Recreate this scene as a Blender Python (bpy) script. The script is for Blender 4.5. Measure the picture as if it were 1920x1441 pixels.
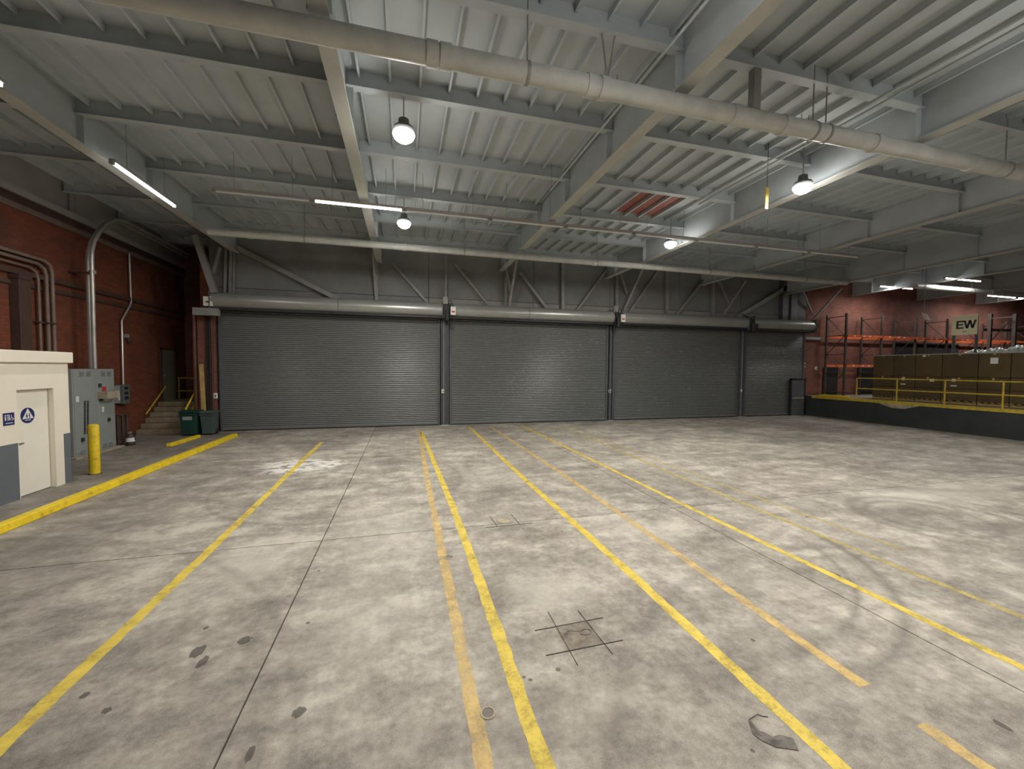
import bpy, bmesh, math, random
from mathutils import Vector, Matrix
random.seed(7)
for o in list(bpy.data.objects): bpy.data.objects.remove(o, do_unlink=True)
scene = bpy.context.scene
COL = scene.collection

# ------------------------------------------------------------------ camera
HC = 2.45                       # eye height: standing on the dock behind
FPX = 761.0                     # focal length in pixels of the 1920x1441 frame
# world axes (X along the shutter wall, Y towards it, Z up) in camera axes (right, down, forward)
AX = Vector((0.96668283, -0.00299669, 0.25595962))
AY = Vector((-0.25586046, -0.04150118, 0.96582249))
AZ = Vector((0.00772836, -0.99913396, -0.04088521))
cam_d = bpy.data.cameras.new('camera')
cam_d.sensor_fit = 'HORIZONTAL'; cam_d.sensor_width = 36.0
cam_d.lens = FPX / 1920 * 36; cam_d.clip_start = 0.05; cam_d.clip_end = 200
cam = bpy.data.objects.new('camera', cam_d); COL.objects.link(cam)
right = Vector((AX[0], AY[0], AZ[0])); down = Vector((AX[1], AY[1], AZ[1])); fwd = Vector((AX[2], AY[2], AZ[2]))
m = Matrix((right, -down, -fwd)).transposed().to_4x4(); m.translation = (0, 0, HC)
cam.matrix_world = m
scene.camera = cam

# ------------------------------------------------------------------ world and exposure
w = bpy.data.worlds.new('world'); scene.world = w; w.use_nodes = True
w.node_tree.nodes['Background'].inputs[0].default_value = (0.02, 0.022, 0.025, 1)
w.node_tree.nodes['Background'].inputs[1].default_value = 0.3
vs = scene.view_settings
vs.view_transform = 'Standard'; vs.look = 'None'; vs.gamma = 1.0; vs.use_curve_mapping = False
vs.exposure = 0.15
CYC = scene.cycles; CYC.max_bounces = 5; CYC.diffuse_bounces = 3; CYC.glossy_bounces = 2; CYC.transparent_max_bounces = 4
CYC.sample_clamp_indirect = 2.5; CYC.caustics_reflective = False; CYC.caustics_refractive = False
BAY_POWER = 210.0               # high-bay lamps
TUBE_POWER = 45.0              # strip lights

# real planes of the building
WALL_Y = 17.35; DECK_Z = 7.5; LEFT_X = -9.1; DOCK_X = 21.2; DOCK_Z = 1.08; RIGHT_X = 42.0; REAR_Y = -8.0

# ------------------------------------------------------------------ helpers
def ray(px, py):
    d = Vector((px - 960, py - 720.5, FPX)); return Vector((AX.dot(d), AY.dot(d), AZ.dot(d)))
def on_x(px, py, x):
    r = ray(px, py); return Vector((0, 0, HC)) + r * (x / r.x)
def on_y(px, py, y):
    r = ray(px, py); return Vector((0, 0, HC)) + r * (y / r.y)
def on_z(px, py, z=0.0):
    r = ray(px, py); return Vector((0, 0, HC)) + r * ((z - HC) / r.z)

class MB:
    """collects shapes in world coordinates and links them as one mesh object"""
    def __init__(s): s.bm = bmesh.new()
    def box(s, x0, x1, y0, y1, z0, z1):
        v = [s.bm.verts.new((x, y, z)) for x in (x0, x1) for y in (y0, y1) for z in (z0, z1)]
        for f in ((0,1,3,2),(4,6,7,5),(0,4,5,1),(2,3,7,6),(0,2,6,4),(1,5,7,3)): s.bm.faces.new([v[i] for i in f])
        return s
    def prism(s, poly, axis, a, b):
        """poly of 2-D points extruded along axis ('x': (y,z), 'y': (x,z), 'z': (x,y))"""
        def P(p, t): return {'x': (t, p[0], p[1]), 'y': (p[0], t, p[1]), 'z': (p[0], p[1], t)}[axis]
        A = [s.bm.verts.new(P(p, a)) for p in poly]; B = [s.bm.verts.new(P(p, b)) for p in poly]
        n = len(poly)
        s.bm.faces.new(A[::-1]); s.bm.faces.new(B)
        for i in range(n): s.bm.faces.new((A[i], A[(i+1) % n], B[(i+1) % n], B[i]))
        return s
    def tube(s, pts, r, n=10, caps=True):
        pts = [Vector(p) for p in pts]
        rr = r if isinstance(r, (list, tuple)) else [r] * len(pts)
        rings = []; up = None
        for i, p in enumerate(pts):
            if i == 0: t = pts[1] - p
            elif i == len(pts) - 1: t = p - pts[i-1]
            else: t = (pts[i+1] - p).normalized() + (p - pts[i-1]).normalized()
            t.normalize()
            if up is None:
                up = Vector((0, 0, 1)) if abs(t.z) < .9 else Vector((1, 0, 0))
            u = (up - t * up.dot(t)).normalized(); vv = t.cross(u); up = u
            rings.append([s.bm.verts.new(p + (u * math.cos(2*math.pi*k/n + math.pi/n) + vv * math.sin(2*math.pi*k/n + math.pi/n)) * rr[i]) for k in range(n)])
        for a, b in zip(rings, rings[1:]):
            for k in range(n): s.bm.faces.new((a[k], a[(k+1) % n], b[(k+1) % n], b[k]))
        if caps:
            s.bm.faces.new(rings[0][::-1]); s.bm.faces.new(rings[-1])
        return s
    def bar(s, a, b, w_, h_):
        """rectangular bar from a to b"""
        a, b = Vector(a), Vector(b); t = (b - a).normalized()
        up = Vector((0, 1, 0)) if abs(t.y) < .9 else Vector((0, 0, 1))
        u = (up - t * up.dot(t)).normalized(); v = t.cross(u)
        A = [s.bm.verts.new(a + u * i * w_/2 + v * j * h_/2) for i, j in ((-1,-1),(1,-1),(1,1),(-1,1))]
        B = [s.bm.verts.new(b + u * i * w_/2 + v * j * h_/2) for i, j in ((-1,-1),(1,-1),(1,1),(-1,1))]
        s.bm.faces.new(A[::-1]); s.bm.faces.new(B)
        for i in range(4): s.bm.faces.new((A[i], A[(i+1) % 4], B[(i+1) % 4], B[i]))
        return s
    def lathe(s, c, prof, n=20):
        """profile [(radius, z)] turned about the vertical through c"""
        rings = [[s.bm.verts.new((c[0] + r*math.cos(2*math.pi*k/n), c[1] + r*math.sin(2*math.pi*k/n), c[2] + z)) for k in range(n)] for r, z in prof]
        for a, b in zip(rings, rings[1:]):
            for k in range(n): s.bm.faces.new((a[k], a[(k+1) % n], b[(k+1) % n], b[k]))
        s.bm.faces.new(rings[0][::-1]); s.bm.faces.new(rings[-1])
        return s
    def grid(s, fn, nu, nv):
        V = [[s.bm.verts.new(fn(i/nu, j/nv)) for j in range(nv+1)] for i in range(nu+1)]
        for i in range(nu):
            for j in range(nv): s.bm.faces.new((V[i][j], V[i+1][j], V[i+1][j+1], V[i][j+1]))
        return s
    def build(s, name, mat, parent=None, at=None, bevel=0, smooth=False, solid=0):
        org = Vector(at) if at is not None else Vector((0, 0, 0))
        if parent is not None: org = world_loc(parent)
        for v in s.bm.verts: v.co -= org
        bmesh.ops.recalc_face_normals(s.bm, faces=s.bm.faces)
        me = bpy.data.meshes.new(name); s.bm.to_mesh(me); s.bm.free()
        if smooth:
            for p in me.polygons: p.use_smooth = True
        me.materials.append(mat)
        o = bpy.data.objects.new(name, me); COL.objects.link(o)
        if parent is not None: o.parent = parent
        else: o.location = org
        if solid:
            md = o.modifiers.new('solid', 'SOLIDIFY'); md.thickness = solid
        if bevel:
            md = o.modifiers.new('bevel', 'BEVEL'); md.width = bevel; md.segments = 2; md.limit_method = 'ANGLE'
        if smooth:
            try:
                me.set_sharp_from_angle(angle=math.radians(40))
            except Exception: pass
        return o
def world_loc(o):
    l = Vector(o.location)
    while o.parent: o = o.parent; l += o.location
    return l
def tag(o, label=None, cat=None, group=None, kind=None):
    if label: o['label'] = label
    if cat: o['category'] = cat
    if group: o['group'] = group
    if kind: o['kind'] = kind
    return o
def thing(name, loc, label, cat=None, group=None, kind=None):
    o = bpy.data.objects.new(name, None); COL.objects.link(o)
    o.location = loc; o.empty_display_size = .1
    return tag(o, label, cat, group, kind)
def copy_tree(o, off, parent=None):
    c = o.copy(); COL.objects.link(c); c.parent = parent
    if parent is None: c.location = Vector(o.location) + Vector(off)
    for ch in o.children: copy_tree(ch, (0, 0, 0), c)
    return c
def text_mesh(body, size, mat, parent, M, name='lettering'):
    cu = bpy.data.curves.new('txt', 'FONT'); cu.body = body; cu.size = size; cu.extrude = .003
    cu.align_x = 'CENTER'; cu.align_y = 'CENTER'; cu.offset = size*.012
    t = bpy.data.objects.new('txt', cu); COL.objects.link(t)
    bpy.context.view_layer.update()
    me = bpy.data.meshes.new_from_object(t.evaluated_get(bpy.context.evaluated_depsgraph_get()))
    bpy.data.objects.remove(t, do_unlink=True)
    T = Matrix.Translation(-world_loc(parent)) @ M
    me.transform(T); me.materials.clear(); me.materials.append(mat)
    o = bpy.data.objects.new(name, me); COL.objects.link(o); o.parent = parent
    return o

# ------------------------------------------------------------------ materials
def new_mat(name):
    mt = bpy.data.materials.new(name); mt.use_nodes = True
    nt = mt.node_tree; b = nt.nodes['Principled BSDF']; return mt, nt, b
def coords(nt):
    g = nt.nodes.new('ShaderNodeNewGeometry'); return g.outputs['Position']
def noise(nt, vec, scale, detail=4, rough=.55, dist=0.0, stretch=None):
    n = nt.nodes.new('ShaderNodeTexNoise'); n.inputs['Scale'].default_value = scale
    n.inputs['Detail'].default_value = detail; n.inputs['Roughness'].default_value = rough
    n.inputs['Distortion'].default_value = dist
    if stretch:
        mp = nt.nodes.new('ShaderNodeMapping'); mp.inputs['Scale'].default_value = stretch
        nt.links.new(vec, mp.inputs['Vector']); vec = mp.outputs['Vector']
    nt.links.new(vec, n.inputs['Vector']); return n.outputs['Fac']
def ramp(nt, fac, stops):
    r = nt.nodes.new('ShaderNodeValToRGB'); e = r.color_ramp.elements
    while len(e) < len(stops): e.new(.5)
    for el, (p, c) in zip(e, stops):
        el.position = p; el.color = (*c, 1) if len(c) == 3 else c
    nt.links.new(fac, r.inputs['Fac']); return r.outputs['Color']
def mathn(nt, op, a, b=None, clamp=False):
    n = nt.nodes.new('ShaderNodeMath'); n.operation = op; n.use_clamp = clamp
    for i, v in enumerate((a, b)):
        if v is None: continue
        if isinstance(v, (int, float)): n.inputs[i].default_value = v
        else: nt.links.new(v, n.inputs[i])
    return n.outputs[0]
def mixc(nt, fac, a, b, mode='MIX'):
    n = nt.nodes.new('ShaderNodeMix'); n.data_type = 'RGBA'; n.blend_type = mode
    for sock, v in ((n.inputs[0], fac), (n.inputs[6], a), (n.inputs[7], b)):
        if isinstance(v, (int, float)): sock.default_value = v
        elif isinstance(v, tuple): sock.default_value = (*v, 1)
        else: nt.links.new(v, sock)
    return n.outputs[2]
def bump(nt, b, height, strength=.2, dist=.01):
    n = nt.nodes.new('ShaderNodeBump'); n.inputs['Strength'].default_value = strength; n.inputs['Distance'].default_value = dist
    nt.links.new(height, n.inputs['Height']); nt.links.new(n.outputs[0], b.inputs['Normal'])
def paint(name, col, rough=.5, metal=0.0, var=.15, scale=3.0, spec=.4, dirt=None):
    """painted surface: colour with soft blotches and faint grain"""
    mt, nt, b = new_mat(name); p = coords(nt)
    n1 = noise(nt, p, scale, 3, .65)
    lo = tuple(c*(1-var) for c in col); hi = tuple(min(1, c*(1+var)) for c in col)
    c = ramp(nt, n1, [(.3, lo), (.7, hi)])
    if dirt:
        c = mixc(nt, ramp(nt, noise(nt, p, scale*2.3, 3, .7), [(.52, (0, 0, 0)), (.72, (.6, .6, .6))]), c, dirt)
    nt.links.new(c, b.inputs['Base Color'])
    b.inputs['Roughness'].default_value = rough; b.inputs['Metallic'].default_value = metal
    b.inputs['Specular IOR Level'].default_value = spec
    return mt
def emit(name, col, strength):
    mt, nt, b = new_mat(name)
    b.inputs['Base Color'].default_value = (*col, 1)
    b.inputs['Emission Color'].default_value = (*col, 1); b.inputs['Emission Strength'].default_value = strength
    mt.cycles.emission_sampling = 'NONE'      # the lamp objects beside these lenses carry the light
    return mt
def brick_mat(name, c1, c2, mortar, axis, dirt=(.05, .03, .025), rough=.75):
    mt, nt, b = new_mat(name); p = coords(nt)
    s = nt.nodes.new('ShaderNodeSeparateXYZ'); nt.links.new(p, s.inputs[0])
    cb = nt.nodes.new('ShaderNodeCombineXYZ')
    nt.links.new(s.outputs['Y' if axis == 'x' else 'X'], cb.inputs[0]); nt.links.new(s.outputs['Z'], cb.inputs[1])
    t = nt.nodes.new('ShaderNodeTexBrick'); nt.links.new(cb.outputs[0], t.inputs['Vector'])
    t.inputs['Scale'].default_value = 1.0; t.inputs['Brick Width'].default_value = .215; t.inputs['Row Height'].default_value = .075
    t.inputs['Mortar Size'].default_value = .008; t.inputs['Mortar Smooth'].default_value = .3; t.inputs['Bias'].default_value = -.1
    t.inputs['Color1'].default_value = (*c1, 1); t.inputs['Color2'].default_value = (*c2, 1); t.inputs['Mortar'].default_value = (*mortar, 1)
    n = noise(nt, p, .8, 3, .65)
    c = mixc(nt, ramp(nt, n, [(.42, (0, 0, 0)), (.75, (.65, .65, .65))]), t.outputs['Color'], dirt)
    nt.links.new(c, b.inputs['Base Color']); b.inputs['Roughness'].default_value = rough
    b.inputs['Specular IOR Level'].default_value = .25
    inv = mathn(nt, 'SUBTRACT', 1.0, t.outputs['Fac'])
    bump(nt, b, inv, .4, .005)
    return mt

def floor_mat():
    mt, nt, b = new_mat('worn concrete'); p = coords(nt)
    n_big = noise(nt, p, .5, 3, .6, .5)
    n_mid = noise(nt, p, 1.8, 4, .65)
    n_fin = noise(nt, p, 15, 3, .7)
    n_str = noise(nt, p, 1.1, 4, .65, .6, stretch=(.5, 2.0, 1))
    n_gr = noise(nt, p, 120, 1, .6)
    n_cl = noise(nt, p, 4.8, 3, .65)
    f = None
    for n_, k_ in ((n_big, .26), (n_mid, .30), (n_str, .22), (n_cl, .22)):
        q = mathn(nt, 'MULTIPLY', n_, k_); f = q if f is None else mathn(nt, 'ADD', f, q)
    c = ramp(nt, f, [(.39, (.095, .083, .069)), (.455, (.185, .164, .137)), (.515, (.305, .275, .231)), (.585, (.50, .46, .39))])
    c = mixc(nt, .20, c, ramp(nt, n_fin, [(.35, (.10, .088, .075)), (.65, (.55, .50, .43))]))
    c = mixc(nt, .12, c, ramp(nt, n_gr, [(.3, (.1, .09, .08)), (.7, (.6, .55, .48))]))
    # distorted plan coordinates for stains with a shape of their own
    dn = nt.nodes.new('ShaderNodeTexNoise'); dn.inputs['Scale'].default_value = 1.7; dn.inputs['Detail'].default_value = 2
    nt.links.new(p, dn.inputs['Vector'])
    va = nt.nodes.new('ShaderNodeVectorMath'); va.operation = 'MULTIPLY_ADD'
    nt.links.new(dn.outputs['Color'], va.inputs[0]); va.inputs[1].default_value = (.7, .7, 0); nt.links.new(p, va.inputs[2])
    vb = nt.nodes.new('ShaderNodeVectorMath'); vb.operation = 'SUBTRACT'; nt.links.new(va.outputs[0], vb.inputs[0]); vb.inputs[1].default_value = (.35, .35, 0)
    s = nt.nodes.new('ShaderNodeSeparateXYZ'); nt.links.new(vb.outputs[0], s.inputs[0]); X, Y = s.outputs[0], s.outputs[1]
    s2 = nt.nodes.new('ShaderNodeSeparateXYZ'); nt.links.new(p, s2.inputs[0]); X0, Y0 = s2.outputs[0], s2.outputs[1]
    def ellipse(cx, cy, rx, ry, soft=.6, XX=X, YY=Y):
        dx = mathn(nt, 'DIVIDE', mathn(nt, 'SUBTRACT', XX, cx), rx); dy = mathn(nt, 'DIVIDE', mathn(nt, 'SUBTRACT', YY, cy), ry)
        d = mathn(nt, 'SQRT', mathn(nt, 'ADD', mathn(nt, 'MULTIPLY', dx, dx), mathn(nt, 'MULTIPLY', dy, dy)))
        return mathn(nt, 'DIVIDE', mathn(nt, 'SUBTRACT', 1.0, d), soft, True)
    def arc(cx, cy, r, wd, xmin=None, ymax=None):
        dx = mathn(nt, 'SUBTRACT', X0, cx); dy = mathn(nt, 'SUBTRACT', Y0, cy)
        d = mathn(nt, 'SQRT', mathn(nt, 'ADD', mathn(nt, 'MULTIPLY', dx, dx), mathn(nt, 'MULTIPLY', dy, dy)))
        q = mathn(nt, 'SUBTRACT', 1.0, mathn(nt, 'DIVIDE', mathn(nt, 'ABSOLUTE', mathn(nt, 'SUBTRACT', d, r)), wd), True)
        if xmin is not None: q = mathn(nt, 'MULTIPLY', q, mathn(nt, 'MULTIPLY', mathn(nt, 'SUBTRACT', X0, xmin), 1.2, True))
        if ymax is not None: q = mathn(nt, 'MULTIPLY', q, mathn(nt, 'MULTIPLY', mathn(nt, 'SUBTRACT', ymax, Y0), 1.2, True))
        return q
    def total(lst):
        t = None
        for q, k in lst:
            q = mathn(nt, 'MULTIPLY', q, k); t = q if t is None else mathn(nt, 'ADD', t, q)
        return mathn(nt, 'MINIMUM', t, .9)
    rub = ramp(nt, n_mid, [(.30, (.3, .3, .3)), (.52, (1, 1, 1))])
    light = total([(ellipse(-1.9, 5.6, .75, .9, .9), .6), (ellipse(-.3, 6.2, 1.0, 1.8, .9), .38),
                   (ellipse(1.5, 4.2, .7, .5, .8), .5), (ellipse(10.2, 5.6, 2.6, .75, .6), .42), (ellipse(3.4, 5.3, .9, .7, .9), .34),
                   (ellipse(-.4, 4.2, .9, 1.0, .9), .35), (ellipse(2.1, 9.2, 1.1, 1.4, .9), .3)])
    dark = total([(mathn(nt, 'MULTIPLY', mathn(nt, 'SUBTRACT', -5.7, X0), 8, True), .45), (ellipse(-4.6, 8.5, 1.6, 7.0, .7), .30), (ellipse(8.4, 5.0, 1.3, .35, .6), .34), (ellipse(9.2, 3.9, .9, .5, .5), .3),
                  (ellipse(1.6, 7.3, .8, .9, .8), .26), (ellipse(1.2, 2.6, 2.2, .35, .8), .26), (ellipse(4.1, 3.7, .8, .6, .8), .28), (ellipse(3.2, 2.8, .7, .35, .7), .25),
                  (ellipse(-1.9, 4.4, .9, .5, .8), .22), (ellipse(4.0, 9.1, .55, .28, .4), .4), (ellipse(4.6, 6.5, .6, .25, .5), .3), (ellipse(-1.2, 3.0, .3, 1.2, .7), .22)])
    arcs = total([(arc(3.3, 5.0, 2.66, .10, 3.0, 5.2), .55), (arc(3.3, 5.0, 2.30, .07, 3.2, 4.8), .45), (arc(8.6, 4.6, 1.15, .14), .40), (arc(8.5, 4.7, .80, .10), .35),
                  (arc(-1.2, 9.2, 2.4, .08), .30), (arc(-6.0, 1.8, 5.4, .10), .28), (arc(5.0, -.1, 4.4, .12), .3), (arc(1.2, 13, 4.0, .14), .25), (arc(12.5, 10.0, 4.6, .2), .3)])
    arcs = mathn(nt, 'MULTIPLY', arcs, rub)
    c = mixc(nt, light, c, (.50, .465, .40))
    c = mixc(nt, mathn(nt, 'MULTIPLY', mathn(nt, 'MULTIPLY', ellipse(-2.5, 10.95, 1.1, .85, .35), ramp(nt, n_cl, [(.40, (0, 0, 0)), (.52, (1, 1, 1))])), .85), c, (.66, .64, .59))
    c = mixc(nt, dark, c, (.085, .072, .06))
    c = mixc(nt, arcs, c, (.07, .062, .055))
    nt.links.new(c, b.inputs['Base Color'])
    b.inputs['Roughness'].default_value = .62; b.inputs['Specular IOR Level'].default_value = .25
    return mt

def worn_paint(name, col, wear, cover=.96, rough=.6):
    """paint on concrete, worn through in patches (the holes are real holes)"""
    mt, nt, b = new_mat(name); p = coords(nt)
    n1 = noise(nt, p, 5, 3, .7); n2 = noise(nt, p, 45, 2, .7); n3 = noise(nt, p, .6, 2)
    c = ramp(nt, n1, [(.3, tuple(k*.72 for k in col)), (.7, tuple(min(1, k*1.1) for k in col))])
    nt.links.new(c, b.inputs['Base Color']); b.inputs['Roughness'].default_value = rough
    f = mathn(nt, 'ADD', mathn(nt, 'MULTIPLY', n1, .45), mathn(nt, 'ADD', mathn(nt, 'MULTIPLY', n2, .35), mathn(nt, 'MULTIPLY', n3, .3)))
    mask = ramp(nt, f, [(wear - .06, (0, 0, 0)), (wear + .04, (cover*.7,)*3), (wear + .16, (cover,)*3)])
    tr = nt.nodes.new('ShaderNodeBsdfTransparent'); mx = nt.nodes.new('ShaderNodeMixShader')
    nt.links.new(mask, mx.inputs[0]); nt.links.new(tr.outputs[0], mx.inputs[1]); nt.links.new(b.outputs[0], mx.inputs[2])
    nt.links.new(mx.outputs[0], nt.nodes['Material Output'].inputs['Surface'])
    return mt

M = {}
M['floor'] = floor_mat()
M['joint'] = paint('joint dirt', (.035, .03, .026), .9)
M['stripe'] = worn_paint('yellow lane paint', (.66, .49, .07), .40, .92)
M['stripe_thin'] = worn_paint('thin yellow lane paint', (.56, .44, .13), .46, .72)
M['stripe_old'] = worn_paint('faded orange lane paint', (.72, .50, .17), .46, .66)
M['yellow'] = paint('yellow safety paint', (.70, .50, .02), .45, var=.12, scale=4, dirt=(.25, .17, .03))
M['yellow_dull'] = paint('dull yellow paint', (.50, .36, .04), .55, var=.2, scale=5, dirt=(.15, .1, .02))
M['brick_l'] = brick_mat('dark red brick, side wall', (.21, .062, .03), (.15, .043, .022), (.12, .05, .033), 'x')
M['brick_b'] = brick_mat('dark red brick, end wall', (.24, .085, .06), (.17, .06, .042), (.22, .13, .105), 'y')
M['steel_brown'] = paint('dark brown steel', (.07, .04, .03), .6)  # also colours the bands that stand for the ledge shadow
M['wall_grey'] = paint('grey concrete panel', (.215, .22, .215), .8, var=.16, scale=.9)
M['panel_grey'] = paint('light grey panel', (.36, .34, .33), .6, var=.08, scale=1.0)
M['deck'] = paint('painted roof deck', (.50, .55, .575), .65, var=.10, scale=.8)
M['roofsteel'] = paint('painted roof steel', (.47, .515, .535), .55, var=.10, scale=1.2)
M['flange'] = paint('pale girder flange', (.47, .475, .44), .55, var=.10, scale=1.5)
M['pipe'] = paint('off-white pipe paint', (.50, .51, .48), .5, var=.12, scale=3)
M['conduit'] = paint('galvanised conduit', (.52, .50, .47), .35, metal=.5, var=.15)
M['rust'] = paint('red primer deck', (.26, .09, .07), .7, var=.2)
M['shutter'] = paint('grey shutter slats', (.15, .157, .152), .36, metal=.1, var=.05, scale=.7, spec=.5)
M['hood'] = paint('grey shutter hood', (.34, .345, .325), .33, metal=.35, var=.06, scale=1.0, spec=.5)
M['guide'] = paint('dark grey steel', (.09, .095, .10), .5, var=.12)
M['black'] = paint('black steel', (.02, .02, .022), .5)
M['near_black'] = paint('near-black board', (.014, .012, .011), .85)
M['truss'] = paint('grey bracing steel', (.26, .26, .245), .5, var=.15)
M['white'] = paint('white plastic', (.75, .74, .70), .4, var=.04)
M['cream'] = paint('cream wall paint', (.80, .74, .62), .55, var=.03, scale=1.5)
M['door_cream'] = paint('off-white door paint', (.80, .76, .66), .42, var=.03)
M['bluegrey'] = paint('blue grey wainscot paint', (.125, .142, .16), .55, var=.06)
M['cabinet'] = paint('grey cabinet enamel', (.27, .29, .28), .42, var=.06)
M['cab_dark'] = paint('dark grey vents', (.11, .12, .12), .6)
M['navy'] = paint('navy sign enamel', (.018, .025, .12), .35, var=.05)
M['red'] = paint('red label', (.45, .03, .03), .5)
M['paper'] = paint('white paper', (.72, .72, .72), .7, var=.04)
M['stair'] = paint('worn concrete stairs', (.25, .20, .13), .8, var=.25, scale=4)
M['taupe'] = paint('taupe door paint', (.19, .17, .13), .5, var=.08)
M['green'] = paint('dark green plastic', (.012, .045, .035), .45, var=.1)
M['slate'] = paint('slate green plastic', (.06, .085, .08), .45, var=.1)
M['wood'] = paint('tan timber', (.42, .30, .11), .6, var=.2, scale=5)
M['dock'] = paint('charcoal dock face paint', (.030, .033, .033), .75, var=.2, scale=1.2)
M['dock_top'] = paint('dock concrete', (.20, .18, .15), .8, var=.2)
M['spall'] = paint('bare chipped concrete', (.34, .29, .21), .9, var=.3, scale=6)
M['rack_orange'] = paint('orange rack beam', (.62, .13, .04), .45, var=.15)
M['rack_up'] = paint('dark rack upright', (.07, .055, .045), .5, var=.2)
M['card'] = paint('brown cardboard', (.105, .072, .03), .8, var=.12, scale=2.5)
M['card2'] = paint('brown cardboard darker', (.09, .062, .026), .8, var=.12, scale=2.5)
M['wrap'] = paint('clear grey stretch wrap', (.34, .34, .33), .25, var=.25, scale=9, spec=.6)
M['sign'] = paint('pale yellow sign board', (.80, .74, .50), .5, var=.03)
M['ink'] = paint('black ink', (.03, .03, .03), .6)
M['rubber'] = paint('grey black rubber', (.125, .11, .098), .75, var=.25, scale=18)
M['castiron'] = paint('worn iron cap', (.15, .13, .11), .6, var=.25, scale=20)
M['lamp_lens'] = emit('high bay lens', (1.0, .97, .90), 30.0)
M['tube_on'] = emit('lit tube', (1.0, .985, .95), 14.0)
M['tube_warm'] = emit('lit warm tube', (1.0, .95, .76), 9.0)
M['tube_off'] = paint('unlit tube', (.72, .73, .72), .3, var=.03)

# ------------------------------------------------------------------ the setting
# floor: a base under cast slabs with open joints
fl = MB().box(LEFT_X - .3, RIGHT_X, REAR_Y, 21, -.30, -.02).build('floor', M['joint'])
tag(fl, 'worn grey concrete warehouse floor with yellow lanes', kind='structure')
JX = [LEFT_X - .3, -5.75, -1.13, 4.58, 10.2, 15.8, DOCK_X + .2]; JY = [REAR_Y, .2, 6.12, 12.1, 21]
for i in range(len(JX) - 1):
    for j in range(len(JY) - 1):
        g = .007
        MB().box(JX[i] + (g if i else 0), JX[i+1] - g, JY[j] + (g if j else 0), JY[j+1] - g, -.02, 0).build('slab', M['floor'], fl)
def stripe(pts, wd, mat, label):
    """painted line on the slab: a thin skin with slightly ragged edges"""
    mb = MB(); L = []; rnd = random.Random(hash(label) % 999)
    for (x0, y0), (x1, y1) in zip(pts, pts[1:]):
        n = max(2, int(abs(y1 - y0) / .12))
        for k in range(n): L.append((x0 + (x1-x0)*k/n, y0 + (y1-y0)*k/n))
    L.append(pts[-1])
    rows = []
    for x, y in L:
        a, b_ = rnd.uniform(-.008, .008), rnd.uniform(-.008, .008)
        rows.append([mb.bm.verts.new((x - wd/2 + a, y, .0015)), mb.bm.verts.new((x + wd/2 + b_, y, .0015))])
    for p, q in zip(rows, rows[1:]): mb.bm.faces.new((p[0], p[1], q[1], q[0]))
    o = mb.build('lane_stripe', mat, fl); tag(o, label); return o
stripe([(-2.51, -2), (-2.51, 6.2), (-2.56, 10.2), (-2.60, 14.2)], .115, M['stripe'], 'leftmost yellow lane line beside the kerb')
stripe([(.45, -2), (.475, 4), (.475, 7), (.47, 9), (.52, 13.6), (.56, 16.2)], .11, M['stripe_old'], 'faded orange lane line, left of a close pair')
stripe([(.82, -2), (.83, 4.4), (.815, 7), (.735, 10.3), (.65, 14.4), (.62, 15.6)], .115, M['stripe'], 'bright yellow lane line, right of a close pair')
stripe([(2.58, -2), (2.61, 4.2), (2.60, 5.5), (2.55, 8.4), (2.57, 15.2), (2.57, 16.6)], .115, M['stripe'], 'bright yellow lane line beside the saw-cut square')
stripe([(3.47, -2), (3.47, 1.9)], .10, M['stripe_old'], 'faded orange lane line, near broken piece')
stripe([(3.46, 2.25), (3.46, 2.8), (3.50, 4.5), (3.54, 8), (3.47, 15.0), (3.46, 16.6)], .11, M['stripe_old'], 'faded orange lane line running up to the second shutter')
stripe([(4.93, -2), (4.95, 3.2), (4.88, 6.2), (4.83, 15.0), (4.82, 16.6)], .10, M['stripe'], 'yellow lane line next to the long floor joint')
stripe([(6.02, -2), (5.96, 3.8), (6.05, 7.6), (6.36, 14.4), (6.40, 16.4)], .09, M['stripe_thin'], 'worn yellow lane line, left of the rightmost pair')
stripe([(6.62, 3.9), (6.55, 6), (6.52, 9), (6.72, 13), (6.80, 16)], .06, M['stripe_thin'], 'thin faded yellow lane line, rightmost')
M['spot'] = worn_paint('oil spot', (.075, .062, .052), .36, .5)
for x, y, rx, ry in ((-1.72, 3.95, .055, .085), (-1.62, 3.80, .035, .075), (-1.39, 4.02, .06, .06), (-.73, 3.07, .045, .05), (-.95, 2.80, .03, .06), (-2.30, 3.62, .03, .035), (-2.05, 3.42, .03, .03), (-1.80, 4.30, .025, .03), (.95, 2.95, .018, .018),
                     (.91, 2.99, .016, .016), (2.16, 2.03, .016, .016), (3.05, 2.9, .02, .022), (1.2, 3.0, .022, .022), (5.0, 3.6, .035, .04), (6.5, 5.2, .03, .03), (-1.0, 5.2, .02, .02), (-.9, 4.15, .02, .02), (4.0, 1.75, .03, .05), (-3.9, 4.2, .05, .06), (2.28, 5.6, .02, .02)):
    k = MB(); rr = random.Random(int(x*991 + y*77)); vv = []
    for q in range(14):
        a_ = q/14*2*math.pi; f_ = rr.uniform(.75, 1.15); vv.append(k.bm.verts.new((x + rx*f_*math.cos(a_), y + ry*f_*math.sin(a_), .0012)))
    k.bm.faces.new(vv); k.build('oil_spot', M['spot'], fl)
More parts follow.
